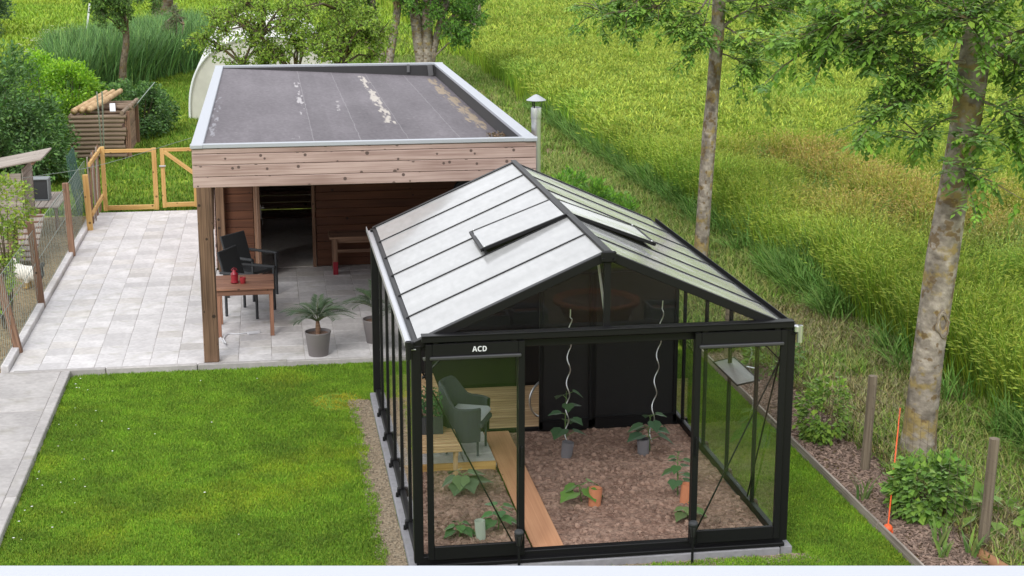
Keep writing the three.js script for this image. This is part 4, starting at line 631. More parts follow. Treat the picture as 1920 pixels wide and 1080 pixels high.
// ---------------------------------------------------------------- polytunnel
{
  const t = thing('polytunnel', 'white plastic polytunnel behind the shed', 'polytunnel', [0, -0.07, -46.5]);
  const n = 24, m = 26, pos = [], uv = [], idx = [], Wd = 2.02, Hh = 2.12, Ln = 11.5; seed(95);
  for (let j = 0; j <= m; j++) for (let i = 0; i <= n; i++) { const a = Math.PI * i / n, z = Ln / 2 - Ln * j / m, sag = 1 - 0.025 * Math.abs(Math.sin(j / m * Math.PI * 7)) + 0.012 * (wfbm(i * 0.7, j * 0.9, 221) - 0.5); pos.push(-Math.sign(Math.cos(a)) * Math.pow(Math.abs(Math.cos(a)), 0.8) * Wd * sag, Math.pow(Math.sin(a), 0.75) * Hh * sag, z); uv.push(i / n * 5, z); if (i < n && j < m) { const p = j * (n + 1) + i; idx.push(p, p + 1, p + n + 1, p + 1, p + n + 2, p + n + 1); } }
  const g = new THREE.BufferGeometry(); g.setAttribute('position', new THREE.Float32BufferAttribute(pos, 3)); g.setAttribute('uv', new THREE.Float32BufferAttribute(uv, 2)); g.setIndex(idx); g.computeVertexNormals(); part(t, 'cover', g, M.film);
  const arch = (z, r) => { const pts = []; for (let i = 0; i <= n; i++) { const a = Math.PI * i / n; pts.push(V(-Math.sign(Math.cos(a)) * Math.pow(Math.abs(Math.cos(a)), 0.8) * Wd * 1.003, Math.pow(Math.sin(a), 0.75) * Hh * 1.003, z)); } return tube(pts, r, 48, 6); };
  for (let k = 0; k <= 5; k++) part(t, 'hoop', arch(Ln / 2 - k * Ln / 5, 0.03), M.white);
  { const sh = new THREE.Shape(); for (let i = 0; i <= n; i++) { const a = Math.PI * i / n, x = -Math.sign(Math.cos(a)) * Math.pow(Math.abs(Math.cos(a)), 0.8) * Wd * 0.98, y = Math.pow(Math.sin(a), 0.75) * Hh * 0.98; i ? sh.lineTo(x, y) : sh.moveTo(x, y); } const e = new THREE.ShapeGeometry(sh, 8); part(t, 'end_sheet', e, M.film, [0, 0, Ln / 2 - 0.06]); part(t, 'end_sheet', e, M.film, [0, 0, -Ln / 2 + 0.06]); }
}
{ // red and white thing standing by the reeds far behind
  const t = thing('marker_board', 'red board with white leaning pole by the reeds far away', 'marker', [-7.35, -0.07, -63.5]);
  part(t, 'board', cbox(0.5, 0.45, 0.05, 0.01), std({ color: C(0.35, 0.06, 0.05), roughness: 0.6 }), [0, 0.55, 0]); part(t, 'leg', cbox(0.06, 0.9, 0.06), M.brown, [-0.25, 0.45, 0]); part(t, 'white_pole', bar(V(0.3, 0.5, 0.1), V(0.55, 1.9, 0.1), 0.07, 0.07), M.white); part(t, 'white_rail', bar(V(-0.5, 0.15, 0.2), V(0.4, 0.75, 0.1), 0.08, 0.06), M.white);
}
// ---------------------------------------------------------------- right border: posts, mesh, marker rod
{
  seed(99);
  const fp = [[5.46, -13.03, 0.95], [5.72, -11.1, 0.98]];
  fp.forEach(([x, z, h], k) => { const g = new THREE.CylinderGeometry(0.042, 0.045, h, 12); const u = g.attributes.uv; for (let i = 0; i < u.count; i++) u.setXY(i, u.getY(i) * h, u.getX(i) * 0.3); single('round_post', g, std({ map: T.greywood, color: C(0.62, 0.58, 0.48), roughness: 0.95 }), ['weathered round post left of the thick tree trunk', 'weathered round post right of the thick tree trunk'][k], 'post', [x, h / 2 - 0.08, z], [0, 0, -0.03], 'round posts of the border fence'); });
  for (const [z, x, l] of [[-15, 5.36, 'weathered round post behind the greenhouse corner'], [-17, 5.3, 'farthest weathered round post of the border fence']]) single('round_post', new THREE.CylinderGeometry(0.042, 0.045, 0.95, 12), std({ map: T.greywood, color: C(0.62, 0.58, 0.48), roughness: 0.95 }), l, 'post', [x, 0.4, z], null, 'round posts of the border fence');
  const wf = thing('border_wire_fence', 'rusty thin wire mesh between the round border posts', 'fence', [5.55, 0, -13.2]);
  const px = (z) => 0.17 - (-z) * 0.0 + (z + 13.2 - 2.1) * 0.09, list = [];
  for (let y = 0.02; y < 0.8; y += 0.11) list.push(bar(V(0.17, y, 2.1 + 1.4), V(-0.09, y, 0.17), 0.003, 0.003, 0.001), bar(V(-0.09, y, 0.17), V(-0.25, y, -3.8), 0.003, 0.003, 0.001));
  for (let z = -3.8; z < 3.4; z += 0.13) { const x = z > 0.17 ? mix(-0.09, 0.17, (z - 0.17) / 3.33) : mix(-0.25, -0.09, (z + 3.8) / 3.97); list.push(bar(V(x, 0, z), V(x, 0.8, z), 0.003, 0.003, 0.001)); }
  part(wf, 'wire_mesh', merge(list), std({ color: C(0.16, 0.12, 0.09), roughness: 0.8, metalness: 0.3 }));
  const r = thing('orange_rod', 'thin orange rod with orange foot leaning on the tree trunk', 'rod', [5.04, 0, -11.5]);
  const om = std({ color: C(0.8, 0.12, 0.03), roughness: 0.5 });
  part(r, 'rod', bar(V(0, 0.0, 0), V(0.62, 0.62, -1.3), 0.012, 0.012), om); part(r, 'foot', merge([at(new THREE.IcosahedronGeometry(0.042, 2), 0, 0.0, 0), at(cbox(0.07, 0.04, 0.05, 0.01), 0.01, -0.03, 0)]), om);
  const lg = new THREE.CylinderGeometry(0.045, 0.05, 0.7, 12); single('clay_pipe', lg, std({ color: C(0.36, 0.18, 0.09), roughness: 0.85 }), 'brown pipe half buried in the mulch at the lower right corner', 'pipe', [5.62, -0.02, -10.75], [1.45, -0.4, 0]);
}
// ---------------------------------------------------------------- the house the picture is taken from: low wall with white coping
{
  const yw = -9.018 * Math.PI / 180, h = thing('house_wall', 'white coping of the house wall along the bottom edge', 'wall', [0, 0, 0], yw);
  part(h, 'coping', cbox(9, 0.05, 0.42, 0.008), std({ color: C(0.46, 0.48, 0.52), roughness: 0.5 }), [0, 4.627, -0.59]);
  part(h, 'wall', cbox(8.8, 4.66, 0.3, 0.004), M.brick, [0, 2.27, -0.59]);
  sheet('house_terrace', -2.2, 9, -5.2, -0.9, -0.05, M.gravel);
  const b = thing('clay_bowl', 'large terracotta bowl mirrored in the greenhouse gable glass', 'bowl', [3.95, -0.046, -4.55]);
  part(b, 'bowl', new THREE.LatheGeometry([[0.001, 0], [0.28, 0], [0.48, 0.4], [0.54, 0.42], [0.54, 0.47], [0.46, 0.47], [0.44, 0.4], [0.001, 0.38]].map(p => new THREE.Vector2(...p)), 32), M.terracotta); part(b, 'potting_soil', new THREE.CylinderGeometry(0.44, 0.44, 0.02, 24), M.soil, [0, 0.41, 0]);
  for (const [x, z, l] of [[2.55, -4.9, 'left grey planter mirrored in the greenhouse gable glass'], [3.05, -4.75, 'middle grey planter mirrored in the greenhouse gable glass'], [4.75, -4.85, 'right grey planter mirrored in the greenhouse gable glass']]) { const g = thing('square_planter', l, 'planter', [x, -0.046, z], 0, 'grey planters on the house terrace'); part(g, 'box', merge([at(cbox(0.44, 0.44, 0.03), 0, 0.22, 0.2), at(cbox(0.44, 0.44, 0.03), 0, 0.22, -0.2), at(cbox(0.03, 0.44, 0.37), 0.205, 0.22, 0), at(cbox(0.03, 0.44, 0.37), -0.205, 0.22, 0)]), std({ color: C(0.22, 0.24, 0.25), roughness: 0.6 })); part(g, 'potting_soil', cbox(0.38, 0.38, 0.36), M.soil, [0, 0.19, 0]); }
}
// ---------------------------------------------------------------- grasses
// a tuft of n blades; each blade is a bent strip
function tuft(n, h, w, spread, bend, seg, cols, sd, opt = {}) {
  seed(sd); const s = new Soup();
  for (let k = 0; k < n; k++) {
    const a = R(0, 6.283), r = spread * Math.sqrt(rnd()), p0 = V(Math.cos(a) * r, 0, Math.sin(a) * r), b = R(0, 6.283), lean = R(0.05, 0.35) * (opt.lean || 1), L = h * R(0.65, 1.15), bd = bend * R(0.4, 1.3), col = vary(cols[Math.floor(rnd() * cols.length)], 0.22);
    const out = V(Math.cos(b), 0, Math.sin(b)), side = V(-Math.sin(b), 0, Math.cos(b)).applyAxisAngle(V(0, 1, 0), R(-0.8, 0.8)); let p = p0, e = Math.PI / 2 - lean, pl, pr;
    const ear = opt.ear && rnd() < opt.ear;
    for (let i = 0; i <= seg; i++) {
      const t = i / seg, ww = ear ? w * 0.35 : w * (t < 0.35 ? 0.7 + t : 1.05 * (1 - Math.pow((t - 0.35) / 0.65, 1.6)));
      const l = p.clone().addScaledVector(side, ww / 2), q = p.clone().addScaledVector(side, -ww / 2);
      if (i) { s.tri(pl, l, pr, col); if (i < seg || ear) s.tri(pr, l, q, col); }
      pl = l; pr = q; if (i < seg) { const d = out.clone().multiplyScalar(Math.cos(e)).add(V(0, Math.sin(e), 0)); p = p.clone().addScaledVector(d, L / seg); e -= bd / seg * (0.4 + 1.2 * t); }
    }
    if (ear) { const d = out.clone().multiplyScalar(Math.cos(e)).add(V(0, Math.sin(e), 0)); const ec = vary(opt.earCol, 0.2); const d2 = d.clone().add(V(0, -0.35, 0)).normalize(); s.leaf(p, d2, side, opt.earLen, opt.earLen * 0.09, ec, 0); s.leaf(p, d2, V().crossVectors(side, d2).normalize(), opt.earLen, opt.earLen * 0.09, ec, 0); }
  }
  return s.geo();
}
const gcol = (v, tint) => C(v * tint[0], v * tint[1], v * tint[2]);
// lawn: three tufts, clipped short
{
  const cols = [[0.14, 0.29, 0.008], [0.18, 0.335, 0.01], [0.115, 0.25, 0.008], [0.24, 0.36, 0.025]];
  const gs = [1, 2, 3].map(k => tuft(16, 0.034, 0.0055, 0.045, 1.2, 2, cols, 300 + k, { lean: 2.0 }));
  seed(310); const lists = [[], [], []];
  const inGH = (x, z) => x > GX0 - 0.32 && x < GX1 + 0.2 && z > GZB - 0.1 && z < GZF + 0.2;
  const add = (x0, x1, z0, z1, n) => { for (let k = 0; k < n; k++) { const x = R(x0, x1), z = R(z0, z1); const ragged = 0.14 * (wfbm(x * 4, z * 4, 231) - 0.5); if (x > GX0 - 0.26 + ragged && x < GX1 + 0.16 + ragged && z > GZB - 0.02 && z < GZF + 0.16 + ragged) continue; const pale = smooth(0.5, 0.75, wfbm(x * 1.3, z * 1.3, 237)), dk = smooth(0.4, 0.75, wfbm(x * 0.9 + 9, z * 0.9, 241)); const bare = Math.hypot((x - 0.62) / 0.3, (z + 15.95) / 0.35) < 1 ? 0.75 : 0; if (rnd() < bare) continue; const v = R(0.85, 1.15) * (1 - 0.22 * dk) * (0.78 + 0.44 * wn(x * 7, z * 7, 243)) ; lists[k % 3].push({ p: [x, -0.066, z], s: [R(0.8, 1.2), R(0.7, 1.25) * (1 - bare * 0.4), R(0.8, 1.2)], ry: R(0, 6.28), tx: R(-0.15, 0.15), tz: R(-0.15, 0.15), c: gcol(v, [1 + 0.35 * pale + bare, 1 + 0.1 * pale, 1]) }); } };
  add(-2.31, 1.05, -17.37, -9.6, 46000); add(1.0, 4.98, -11.4, -9.6, 12000); add(3.9, 4.99, -17.35, -11.2, 13000); add(0.9, 4, -17.37, -15.9, 8000);
  lists.forEach((l, k) => stuff('lawn_grass', gs[k], M.grass, l, 'short mown green lawn grass round the greenhouse', 'grass'));
  // daisies and clover heads in the lawn
  const s = new Soup(); for (let k = 0; k < 6; k++) { const a = k * 1.047, d = V(Math.cos(a), 0.2, Math.sin(a)).normalize(); s.leaf(V(0, 0, 0), d, V(-Math.sin(a), 0, Math.cos(a)), 0.012, 0.005, C(0.75, 0.75, 0.7), 0); }
  seed(320); const dl = []; for (let k = 0; k < 40; k++) { const z = R(-17.2, -11.5), x = -2.25 + Math.pow(rnd(), 3) * 2.2; dl.push({ p: [x, -0.034, z], s: R(0.5, 1.1), ry: R(0, 6) }); } stuff('daisies', s.geo(), M.grass, dl, 'tiny white daisies scattered in the lawn', 'flowers');
  // dry strip beside the plinth
  sheet('gravel_strip', GX0 - 0.32, GX0 - 0.085, GZB - 0.05, GZF + 0.3, -0.058, M.gravel); sheet('gravel_strip', GX0 - 0.3, GX1 + 0.3, GZF + 0.1, GZF + 0.3, -0.0595, M.gravel);
  const st = new THREE.IcosahedronGeometry(1, 0), sl = []; for (let k = 0; k < 2600; k++) { const f = rnd() < 0.35, x = f ? R(GX0 - 0.3, GX1 + 0.25) : R(GX0 - 0.33, GX0 - 0.08), z = f ? R(GZF + 0.1, GZF + 0.26) : R(GZB, GZF + 0.2), q = R(0.5, 1.2); sl.push({ p: [x, -0.055, z], s: [R(0.004, 0.014), R(0.003, 0.008), R(0.004, 0.014)], ry: R(0, 6), c: C(0.3 * q, 0.25 * q, 0.18 * q) }); } stuff('gravel', st, std({ roughness: 1 }), sl, 'pale gravel strip along the greenhouse plinth', 'gravel');
}
// grass behind the gate and round the bushes, meadow beyond
{
  const cols = [[0.13, 0.26, 0.015], [0.17, 0.3, 0.022], [0.1, 0.22, 0.016], [0.2, 0.3, 0.04]];
  const g1 = tuft(22, 0.12, 0.02, 0.16, 1.1, 2, cols, 331, { lean: 1.6 }), l = []; seed(332);
  for (let k = 0; k < 15000; k++) { const z = -27.6 - Math.pow(rnd(), 1.4) * 36, x = R(-9, 6); if (x > -0.85 && z > -27.3) continue; l.push({ p: [x, -0.075, z], s: [R(0.8, 1.4), R(0.6, 1.2), R(0.8, 1.4)], ry: R(0, 6.28), c: gcol(R(0.85, 1.15), [1 + 0.3 * wfbm(x * 0.6, z * 0.6, 251), 1, 1]) }); }
  stuff('orchard_grass', g1, M.grass, l, 'mown grass behind the gate and shed', 'grass');
  const mc = [[0.2, 0.33, 0.02], [0.25, 0.37, 0.03], [0.15, 0.28, 0.02]], g2 = tuft(20, 0.3, 0.06, 0.5, 1.2, 2, mc, 333, { lean: 1.7 }), l2 = []; seed(334);
  for (let k = 0; k < 17000; k++) { const z = -58 - rnd() * 90, x = R(-32, 8); l2.push({ p: [x, -0.075, z], s: [R(0.8, 1.5), R(0.5, 1.2), R(0.8, 1.5)], ry: R(0, 6.28), c: gcol(R(0.8, 1.15), [1 + 0.4 * (wfbm(x * 0.15, z * 0.15, 261) - 0.3), 1, 1]) }); }
  stuff('meadow_grass', g2, M.grass, l2, 'yellow-green meadow far behind the bushes', 'meadow');
}
// barley field on the right
{
  const bc = [[0.2, 0.33, 0.016], [0.25, 0.38, 0.02], [0.11, 0.22, 0.016], [0.3, 0.38, 0.035]], ec = [0.37, 0.46, 0.07];
  const near = [0, 1, 2].map(k => tuft(46, 0.82, 0.0115, 0.17, 1.0, 4, bc, 340 + k, { ear: 0.35, earCol: ec, earLen: 0.07, lean: 0.7 }));
  const mid = [0, 1].map(k => tuft(46, 0.82, 0.02, 0.28, 0.9, 3, bc, 345 + k, { ear: 0.4, earCol: ec, earLen: 0.13, lean: 0.6 }));
  const far = [0, 1].map(k => tuft(48, 0.85, 0.045, 0.6, 0.8, 3, bc, 348 + k, { ear: 0.4, earCol: ec, earLen: 0.2, lean: 0.5 }));
  const L = { n: [[], [], []], m: [[], []], f: [[], []] }; seed(350);
  const put = (arr, k, x, z, sc) => {
    const edge = 7.35 + 0.5 * (wfbm(x * 0.0 + 3, z * 0.35, 271) - 0.5); if (x < edge) return;
    // wheel tracks run with the rows
    const tr = Math.min(Math.abs(x - 9.3 - 0.25 * Math.sin(z * 0.12)), Math.abs(x - 11.1 - 0.25 * Math.sin(z * 0.12))); if (tr < 0.22 && rnd() < 0.8) return;
    const dq = Math.hypot((x - 10.6) / 2.6, (z + 24.5) / 5.5), dry = smooth(0.35, 0.7, wfbm(x * 0.5 + 5, z * 0.35, 281) + 0.35 * (1 - dq)) * (1 - smooth(0.7, 1.3, dq)), lush = smooth(0.56, 0.72, wfbm(x * 0.3, z * 0.3, 285)), hgt = 0.72 + 0.5 * wfbm(x * 0.9, z * 0.9, 291), v = R(0.75, 1.2) * (0.9 + 0.25 * wfbm(x * 0.25, z * 0.25, 293));
    const dd = dry * (rnd() < 0.7 ? 1 : 0.3);
    arr[k % arr.length].push({ p: [x, -0.075, z], s: [sc * R(0.85, 1.2), hgt * R(0.88, 1.1) * (tr < 0.22 ? 0.55 : 1), sc * R(0.85, 1.2)], ry: R(0, 6.28), tx: R(-0.06, 0.06), tz: R(-0.02, 0.14), c: gcol(v, [(1 + 0.35 * dd) * (1 - 0.16 * lush), (1 - 0.2 * dd), (1 + 0.8 * dd)]) });
  };
  // only where the picture's wider surroundings can see it
  const xr = (z) => 2 + 0.47 * -z + 6;
  for (let k = 0; k < 21000; k++) { const z = R(-31, -10.5), x = R(6.9, xr(z)); put(L.n, k, x, z, 1); }
  for (let k = 0; k < 15000; k++) { const z = R(-58, -31), x = R(6.6, xr(z)); put(L.m, k, x, z, 1); }
  for (let k = 0; k < 19000; k++) { const z = R(-150, -58), x = R(6.6, xr(z)); put(L.f, k, x, z, 1); }
  L.n.forEach((l, k) => stuff('barley', near[k], M.grass, l, 'tall yellow-green barley crop on the right', 'crop'));
  L.m.forEach((l, k) => stuff('barley', mid[k], M.grass, l, 'tall yellow-green barley crop on the right', 'crop'));
  L.f.forEach((l, k) => stuff('barley', far[k], M.grass, l, 'tall yellow-green barley crop on the right', 'crop'));
  // dark green couch-grass clumps at the crop's edge and within it
  const cg = [[0.1, 0.23, 0.03], [0.13, 0.27, 0.035], [0.16, 0.28, 0.05]], ct = [0, 1].map(k => tuft(46, 0.7, 0.014, 0.2, 1.8, 5, cg, 360 + k, { lean: 1.6 })), cl = [[], []]; seed(362);
  for (let k = 0; k < 1500; k++) { const z = R(-42, -10.5), x = 7.1 + Math.abs(R(-1, 1) * R(0, 1)) * 1.0; if (wfbm(3, z * 0.45, 297) < R(0.3, 0.75)) continue; cl[k % 2].push({ p: [x, -0.075, z], s: [1, R(0.6, 1.1), 1], ry: R(0, 6.28), c: gcol(R(0.8, 1.2), [1, 1, 1]) }); }
  for (let q = 0; q < 80; q++) { const z = -14.5 - Math.pow(rnd(), 1.3) * 34, x = 7.5 + rnd() * (3 + 0.22 * -z), m = Math.round(R(3, 10)); for (let k = 0; k < m; k++) cl[k % 2].push({ p: [x + R(-0.4, 0.4), -0.075, z + R(-0.3, 0.3)], s: [1.1, R(1.15, 1.6), 1.1], ry: R(0, 6.28), c: gcol(R(0.9, 1.3), [1.1, 1.05, 1.5]) }); }
  cl.forEach((l, k) => stuff('couch_grass', ct[k], M.grass, l, 'lush darker green grass clumps along the field edge', 'grass'));
}
// verge between fence and field: mown, half dry grass; weeds
{
  const dry = [[0.32, 0.27, 0.1], [0.36, 0.31, 0.14], [0.2, 0.17, 0.07], [0.18, 0.26, 0.04]], grn = [[0.13, 0.26, 0.025], [0.19, 0.3, 0.03], [0.1, 0.2, 0.02], [0.28, 0.29, 0.08]];
  const g1 = tuft(26, 0.22, 0.012, 0.13, 1.9, 3, dry, 371, { lean: 2.2 }), g2 = tuft(26, 0.26, 0.014, 0.13, 1.7, 3, grn, 372, { lean: 1.8 }), l1 = [], l2 = []; seed(373);
  for (let k = 0; k < 15000; k++) { const z = k < 9000 ? R(-32, -9.3) : R(-75, -28), x = k < 9000 ? R(5.68, 7.5) : R(3.1, 7.5); const dr = wfbm(x * 1.1, z * 0.8, 301) + (z < -19 ? -0.22 : 0.1) - Math.abs(x - 6.4) * 0.08; (dr > R(0.36, 0.62) ? l1 : l2).push({ p: [x, -0.07, z], s: [1, R(0.4, 1.0), 1], ry: R(0, 6.28), c: gcol(R(0.8, 1.25), [1, 1, 1]) }); }
  for (let k = 0; k < 5200; k++) { const z = R(-30, -17.2), x = z < -17.9 ? R(3.12, 5.75) : R(5.0, 5.75); (rnd() < 0.12 ? l1 : l2).push({ p: [x, -0.075, z], s: [1, R(0.4, 0.9), 1], ry: R(0, 6.28), c: gcol(R(0.8, 1.2), [1, 1, 1]) }); }
  stuff('dry_grass', g1, M.grass, l1, 'dry tangled grass on the verge under the trees', 'grass'); stuff('verge_grass', g2, M.grass, l2, 'rough green grass on the verge under the trees', 'grass');
  // bark mulch
  const chip = new THREE.BoxGeometry(1, 0.35, 0.4), cl = []; seed(381); for (let k = 0; k < 15000; k++) { const z = R(-17.8, -9.4), x = R(5.02, 5.75), q = R(0.45, 1.3), s = R(0.016, 0.06); cl.push({ p: [x, -0.058 + R(0, 0.02), z], s: [s, s * R(0.3, 0.8), s * R(0.5, 1)], ry: R(0, 6.28), tx: R(-0.5, 0.5), tz: R(-0.5, 0.5), c: C(0.27 * q, 0.19 * q, 0.15 * q) }); }
  stuff('bark_mulch', chip, std({ roughness: 0.95 }), cl, 'brown bark mulch strip along the lawn edge', 'mulch');
  // straw litter of the chicken run
  const sl = []; seed(383); for (let k = 0; k < 5000; k++) { const z = R(-27.3, -17), x = R(-5.6, -3.12), q = R(0.5, 1.2); sl.push({ p: [x, -0.058, z], s: [R(0.04, 0.14), 0.012, 0.014], ry: R(0, 6.28), tz: R(-0.3, 0.3), c: C(0.36 * q, 0.29 * q, 0.17 * q) }); } stuff('straw', chip, std({ roughness: 1 }), sl, 'loose straw litter in the chicken run', 'straw');
}
// reeds far behind on the left
{
  const rc = [[0.09, 0.2, 0.05], [0.12, 0.26, 0.06], [0.07, 0.15, 0.05], [0.17, 0.28, 0.08]], g = [0, 1].map(k => tuft(36, 1.6, 0.03, 0.3, 0.9, 4, rc, 390 + k)), l = [[], []]; seed(392);
  for (let k = 0; k < 2600; k++) { const t = rnd(), d = rnd(), x = mix(-5.9, -1.6, t) + R(-0.2, 0.2) - d * 1.2, z = mix(-45.6, -56, smooth(0, 1, t) * 0.45 + t * 0.55) - 0.3 - d * 9; l[k % 2].push({ p: [x, -0.075, z], s: [1, R(0.6, 1.1), 1], ry: R(0, 6.28), c: gcol(R(0.8, 1.25), [1, 1, 1]) }); }
  l.forEach((q, k) => stuff('reeds', g[k], M.grass, q, 'tall dark green reeds far behind the compost bin', 'reeds'));
  const s = new Soup(); for (let k = 0; k < 6; k++) { const a = k * 1.047, d = V(Math.cos(a), 0.4, Math.sin(a)).normalize(); s.leaf(V(0, 0, 0), d, V(-Math.sin(a), 0, Math.cos(a)), 0.05, 0.025, C(0.7, 0.7, 0.55), 0); } const fl = []; for (let k = 0; k < 160; k++) fl.push({ p: [-8.1 + R(-1, 1) * 0.7, R(0.3, 0.8), -62 + R(-5, 5)], s: R(0.8, 1.6), ry: R(0, 6) }); stuff('wild_flowers', s.geo(), M.grass, fl, 'pale wild flowers at the edge of the reeds', 'flowers');
}
// ---------------------------------------------------------------- bushes: leaf-sized faces through the volume, stems inside
function bush(name, label, blobs, n, leafLen, cols, sd, opt = {}) { // blobs: [x,y,z,rx,ry,rz] in metres, relative to base
  seed(sd); const t = thing(name, label, opt.cat || 'bush', opt.at, 0, opt.group); const s = new Soup(); const tot = blobs.reduce((a, b) => a + b[3] * b[4] + b[4] * b[5], 0);
  for (const [bx, by, bz, rx, ry, rz] of blobs) {
    const m = Math.round(n * (rx * ry + ry * rz) / tot); const sub = []; for (let k = 0; k < 46; k++) { const d = rdir(); const q = 0.62 + 0.34 * rnd(); sub.push(V(d.x * q, d.y * q, d.z * q)); }
    for (let k = 0; k < m; k++) {
      const c = sub[Math.floor(rnd() * sub.length)], d = rdir(), rr = 0.3 * Math.pow(rnd(), 0.6), q = c.clone().addScaledVector(d, rr); if (q.length() > 1.1) continue;
      const p = V(bx + q.x * rx, by + q.y * ry, bz + q.z * rz); if (p.y < 0.02) continue;
      const o = V(q.x / rx, q.y / ry + 0.25, q.z / rz).normalize().addScaledVector(rdir(), 0.75); o.y -= opt.droop || 0.25; o.normalize();
      let sd2 = V().crossVectors(o, V(0, 1, 0)); if (sd2.lengthSq() < 0.01) sd2 = V(1, 0, 0); sd2.normalize().applyAxisAngle(o, R(-0.7, 0.7));
      const col = vary(cols[Math.floor(rnd() * cols.length)], 0.25), L = leafLen * R(0.6, 1.25); s.leaf(p, o, sd2, L, L * (opt.wid || 0.25), col);
    }
  }
  part(t, 'foliage', s.geo(), M.leaf);
  const st = []; for (const [bx, by, bz, rx, ry, rz] of blobs) for (let k = 0; k < 5; k++) { const a = R(0, 6.28), q = R(0.2, 0.7); st.push(limb([V(bx * 0.6, -0.05, bz * 0.6), V(bx + Math.cos(a) * rx * q * 0.4, by * 0.6, bz + Math.sin(a) * rz * q * 0.4), V(bx + Math.cos(a) * rx * q, by + ry * 0.5, bz + Math.sin(a) * rz * q)], [0.03, 0.02, 0.006].map(r => r * (opt.stem || 1)), 6)); }
  part(t, 'stems', merge(st), std({ color: C(0.12, 0.09, 0.06), roughness: 0.95 })); return t;
}
bush('dark_bush', 'large dark green bush behind the chicken run', [[-0.45, 1.15, 0, 1.15, 1.45, 1.4], [0.3, 0.7, 0.2, 0.75, 1.0, 1.1], [-1.4, 1.2, -0.6, 1.2, 1.5, 1.5], [0.45, 0.4, 0.9, 0.6, 0.55, 0.7]], 34000, 0.1, [[0.07, 0.17, 0.03], [0.1, 0.22, 0.04], [0.14, 0.28, 0.05], [0.08, 0.19, 0.045]], 401, { at: [-4.85, 0, -31.5] });
bush('golden_bush', 'bright yellow-green bush beside the dark bush', [[0, 0.95, 0, 0.8, 0.95, 1.0], [-0.75, 1.2, -0.5, 0.8, 0.85, 0.9]], 22000, 0.09, [[0.24, 0.46, 0.01], [0.3, 0.54, 0.012], [0.18, 0.38, 0.01]], 402, { at: [-4.5, 0, -36.6] });
bush('ivy_hedge', 'green ivy-covered hedge behind the compost bin', [[0, 0.55, 0, 0.75, 0.72, 0.9], [0.2, 0.45, -0.7, 0.6, 0.7, 0.7], [-0.6, 0.7, -0.5, 0.5, 0.6, 0.6]], 15000, 0.075, [[0.06, 0.15, 0.03], [0.09, 0.2, 0.04], [0.13, 0.27, 0.05]], 403, { at: [-3.0, 0, -37.6], wid: 0.4 });
bush('far_tree_bush', 'leafy dark tree edge at the top left corner', [[0, 1.8, 0, 2.2, 2.4, 2.0]], 12000, 0.16, [[0.05, 0.12, 0.04], [0.07, 0.15, 0.05]], 404, { at: [-13.2, 0, -71], stem: 2 });
bush('yellow_shrub', 'yellow-green climbing shrub at the left frame edge', [[0, 1.55, 0, 0.4, 0.36, 0.35], [-0.1, 1.1, 0.05, 0.35, 0.4, 0.35], [-0.15, 0.6, 0.1, 0.28, 0.4, 0.3]], 3600, 0.055, [[0.26, 0.38, 0.03], [0.34, 0.44, 0.05], [0.18, 0.3, 0.03]], 405, { at: [-3.33, 0, -19.7], wid: 0.32, stem: 0.4 });
bush('raspberry_bush', 'leafy green bush in front of the thick tree trunk', [[0, 0.25, 0, 0.34, 0.34, 0.32]], 2000, 0.075, [[0.14, 0.29, 0.035], [0.18, 0.34, 0.04], [0.23, 0.41, 0.05]], 406, { at: [5.55, -0.06, -11.85], wid: 0.36, stem: 0.3 });
bush('young_shrub', 'bright small shrub left of the weathered post', [[0, 0.32, 0, 0.27, 0.36, 0.28]], 1300, 0.06, [[0.15, 0.27, 0.03], [0.21, 0.35, 0.035]], 407, { at: [5.35, -0.06, -13.9], wid: 0.34, stem: 0.25 });
bush('vine_shoot', 'broad pale green leaves at the lower right corner', [[0, 0.16, 0, 0.22, 0.2, 0.25]], 70, 0.15, [[0.16, 0.3, 0.04], [0.2, 0.36, 0.05]], 408, { at: [6.0, -0.06, -11.4], wid: 0.42, stem: 0.2 });
bush('weed_bush', 'bright green weeds at the field edge behind the greenhouse ridge', [[0, 0.25, 0, 0.32, 0.55, 0.5], [-0.35, 0.2, -0.9, 0.3, 0.5, 0.5], [0.4, 0.2, 0.5, 0.3, 0.4, 0.4], [-0.1, 0.2, -1.7, 0.35, 0.6, 0.5], [0.45, 0.15, -0.7, 0.3, 0.35, 0.5], [-0.4, 0.2, 0.7, 0.22, 0.4, 0.3]], 6500, 0.1, [[0.14, 0.32, 0.02], [0.19, 0.4, 0.025], [0.1, 0.25, 0.02]], 409, { at: [5.3, 0, -24.6], wid: 0.2, droop: -0.2, stem: 0.25 });
bush('verge_weed', 'low green weeds by the round post behind the greenhouse', [[0, 0.2, 0, 0.3, 0.3, 0.5]], 900, 0.07, [[0.1, 0.2, 0.03], [0.15, 0.27, 0.035]], 410, { at: [5.6, -0.06, -16.2], wid: 0.3, stem: 0.2 });
// iris-like strap leaves in the mulch
seed(420);
for (const [x, z, h, l] of [[5.13, -12.3, 0.3, 'upright strap-leaved iris left of the orange rod'], [5.38, -11.2, 0.28, 'strap-leaved iris near the lower right in the mulch'], [5.55, -10.95, 0.24, 'arching strap-leaved plant beside the brown pipe'], [5.3, -10.95, 0.2, 'small strap-leaved plant at the lowest mulch edge'], [5.95, -10.9, 0.25, 'strap-leaved plant before the right round post']]) {
  const t = thing('iris_plant', l, 'plant', [x, -0.06, z], R(0, 6)); part(t, 'leaves', tuft(14, h, 0.026, 0.06, 1.0, 5, [[0.12, 0.24, 0.04], [0.18, 0.3, 0.05], [0.2, 0.28, 0.07]], 421 + Math.round(x * 10), { lean: 1.3 }), M.leaf);
}
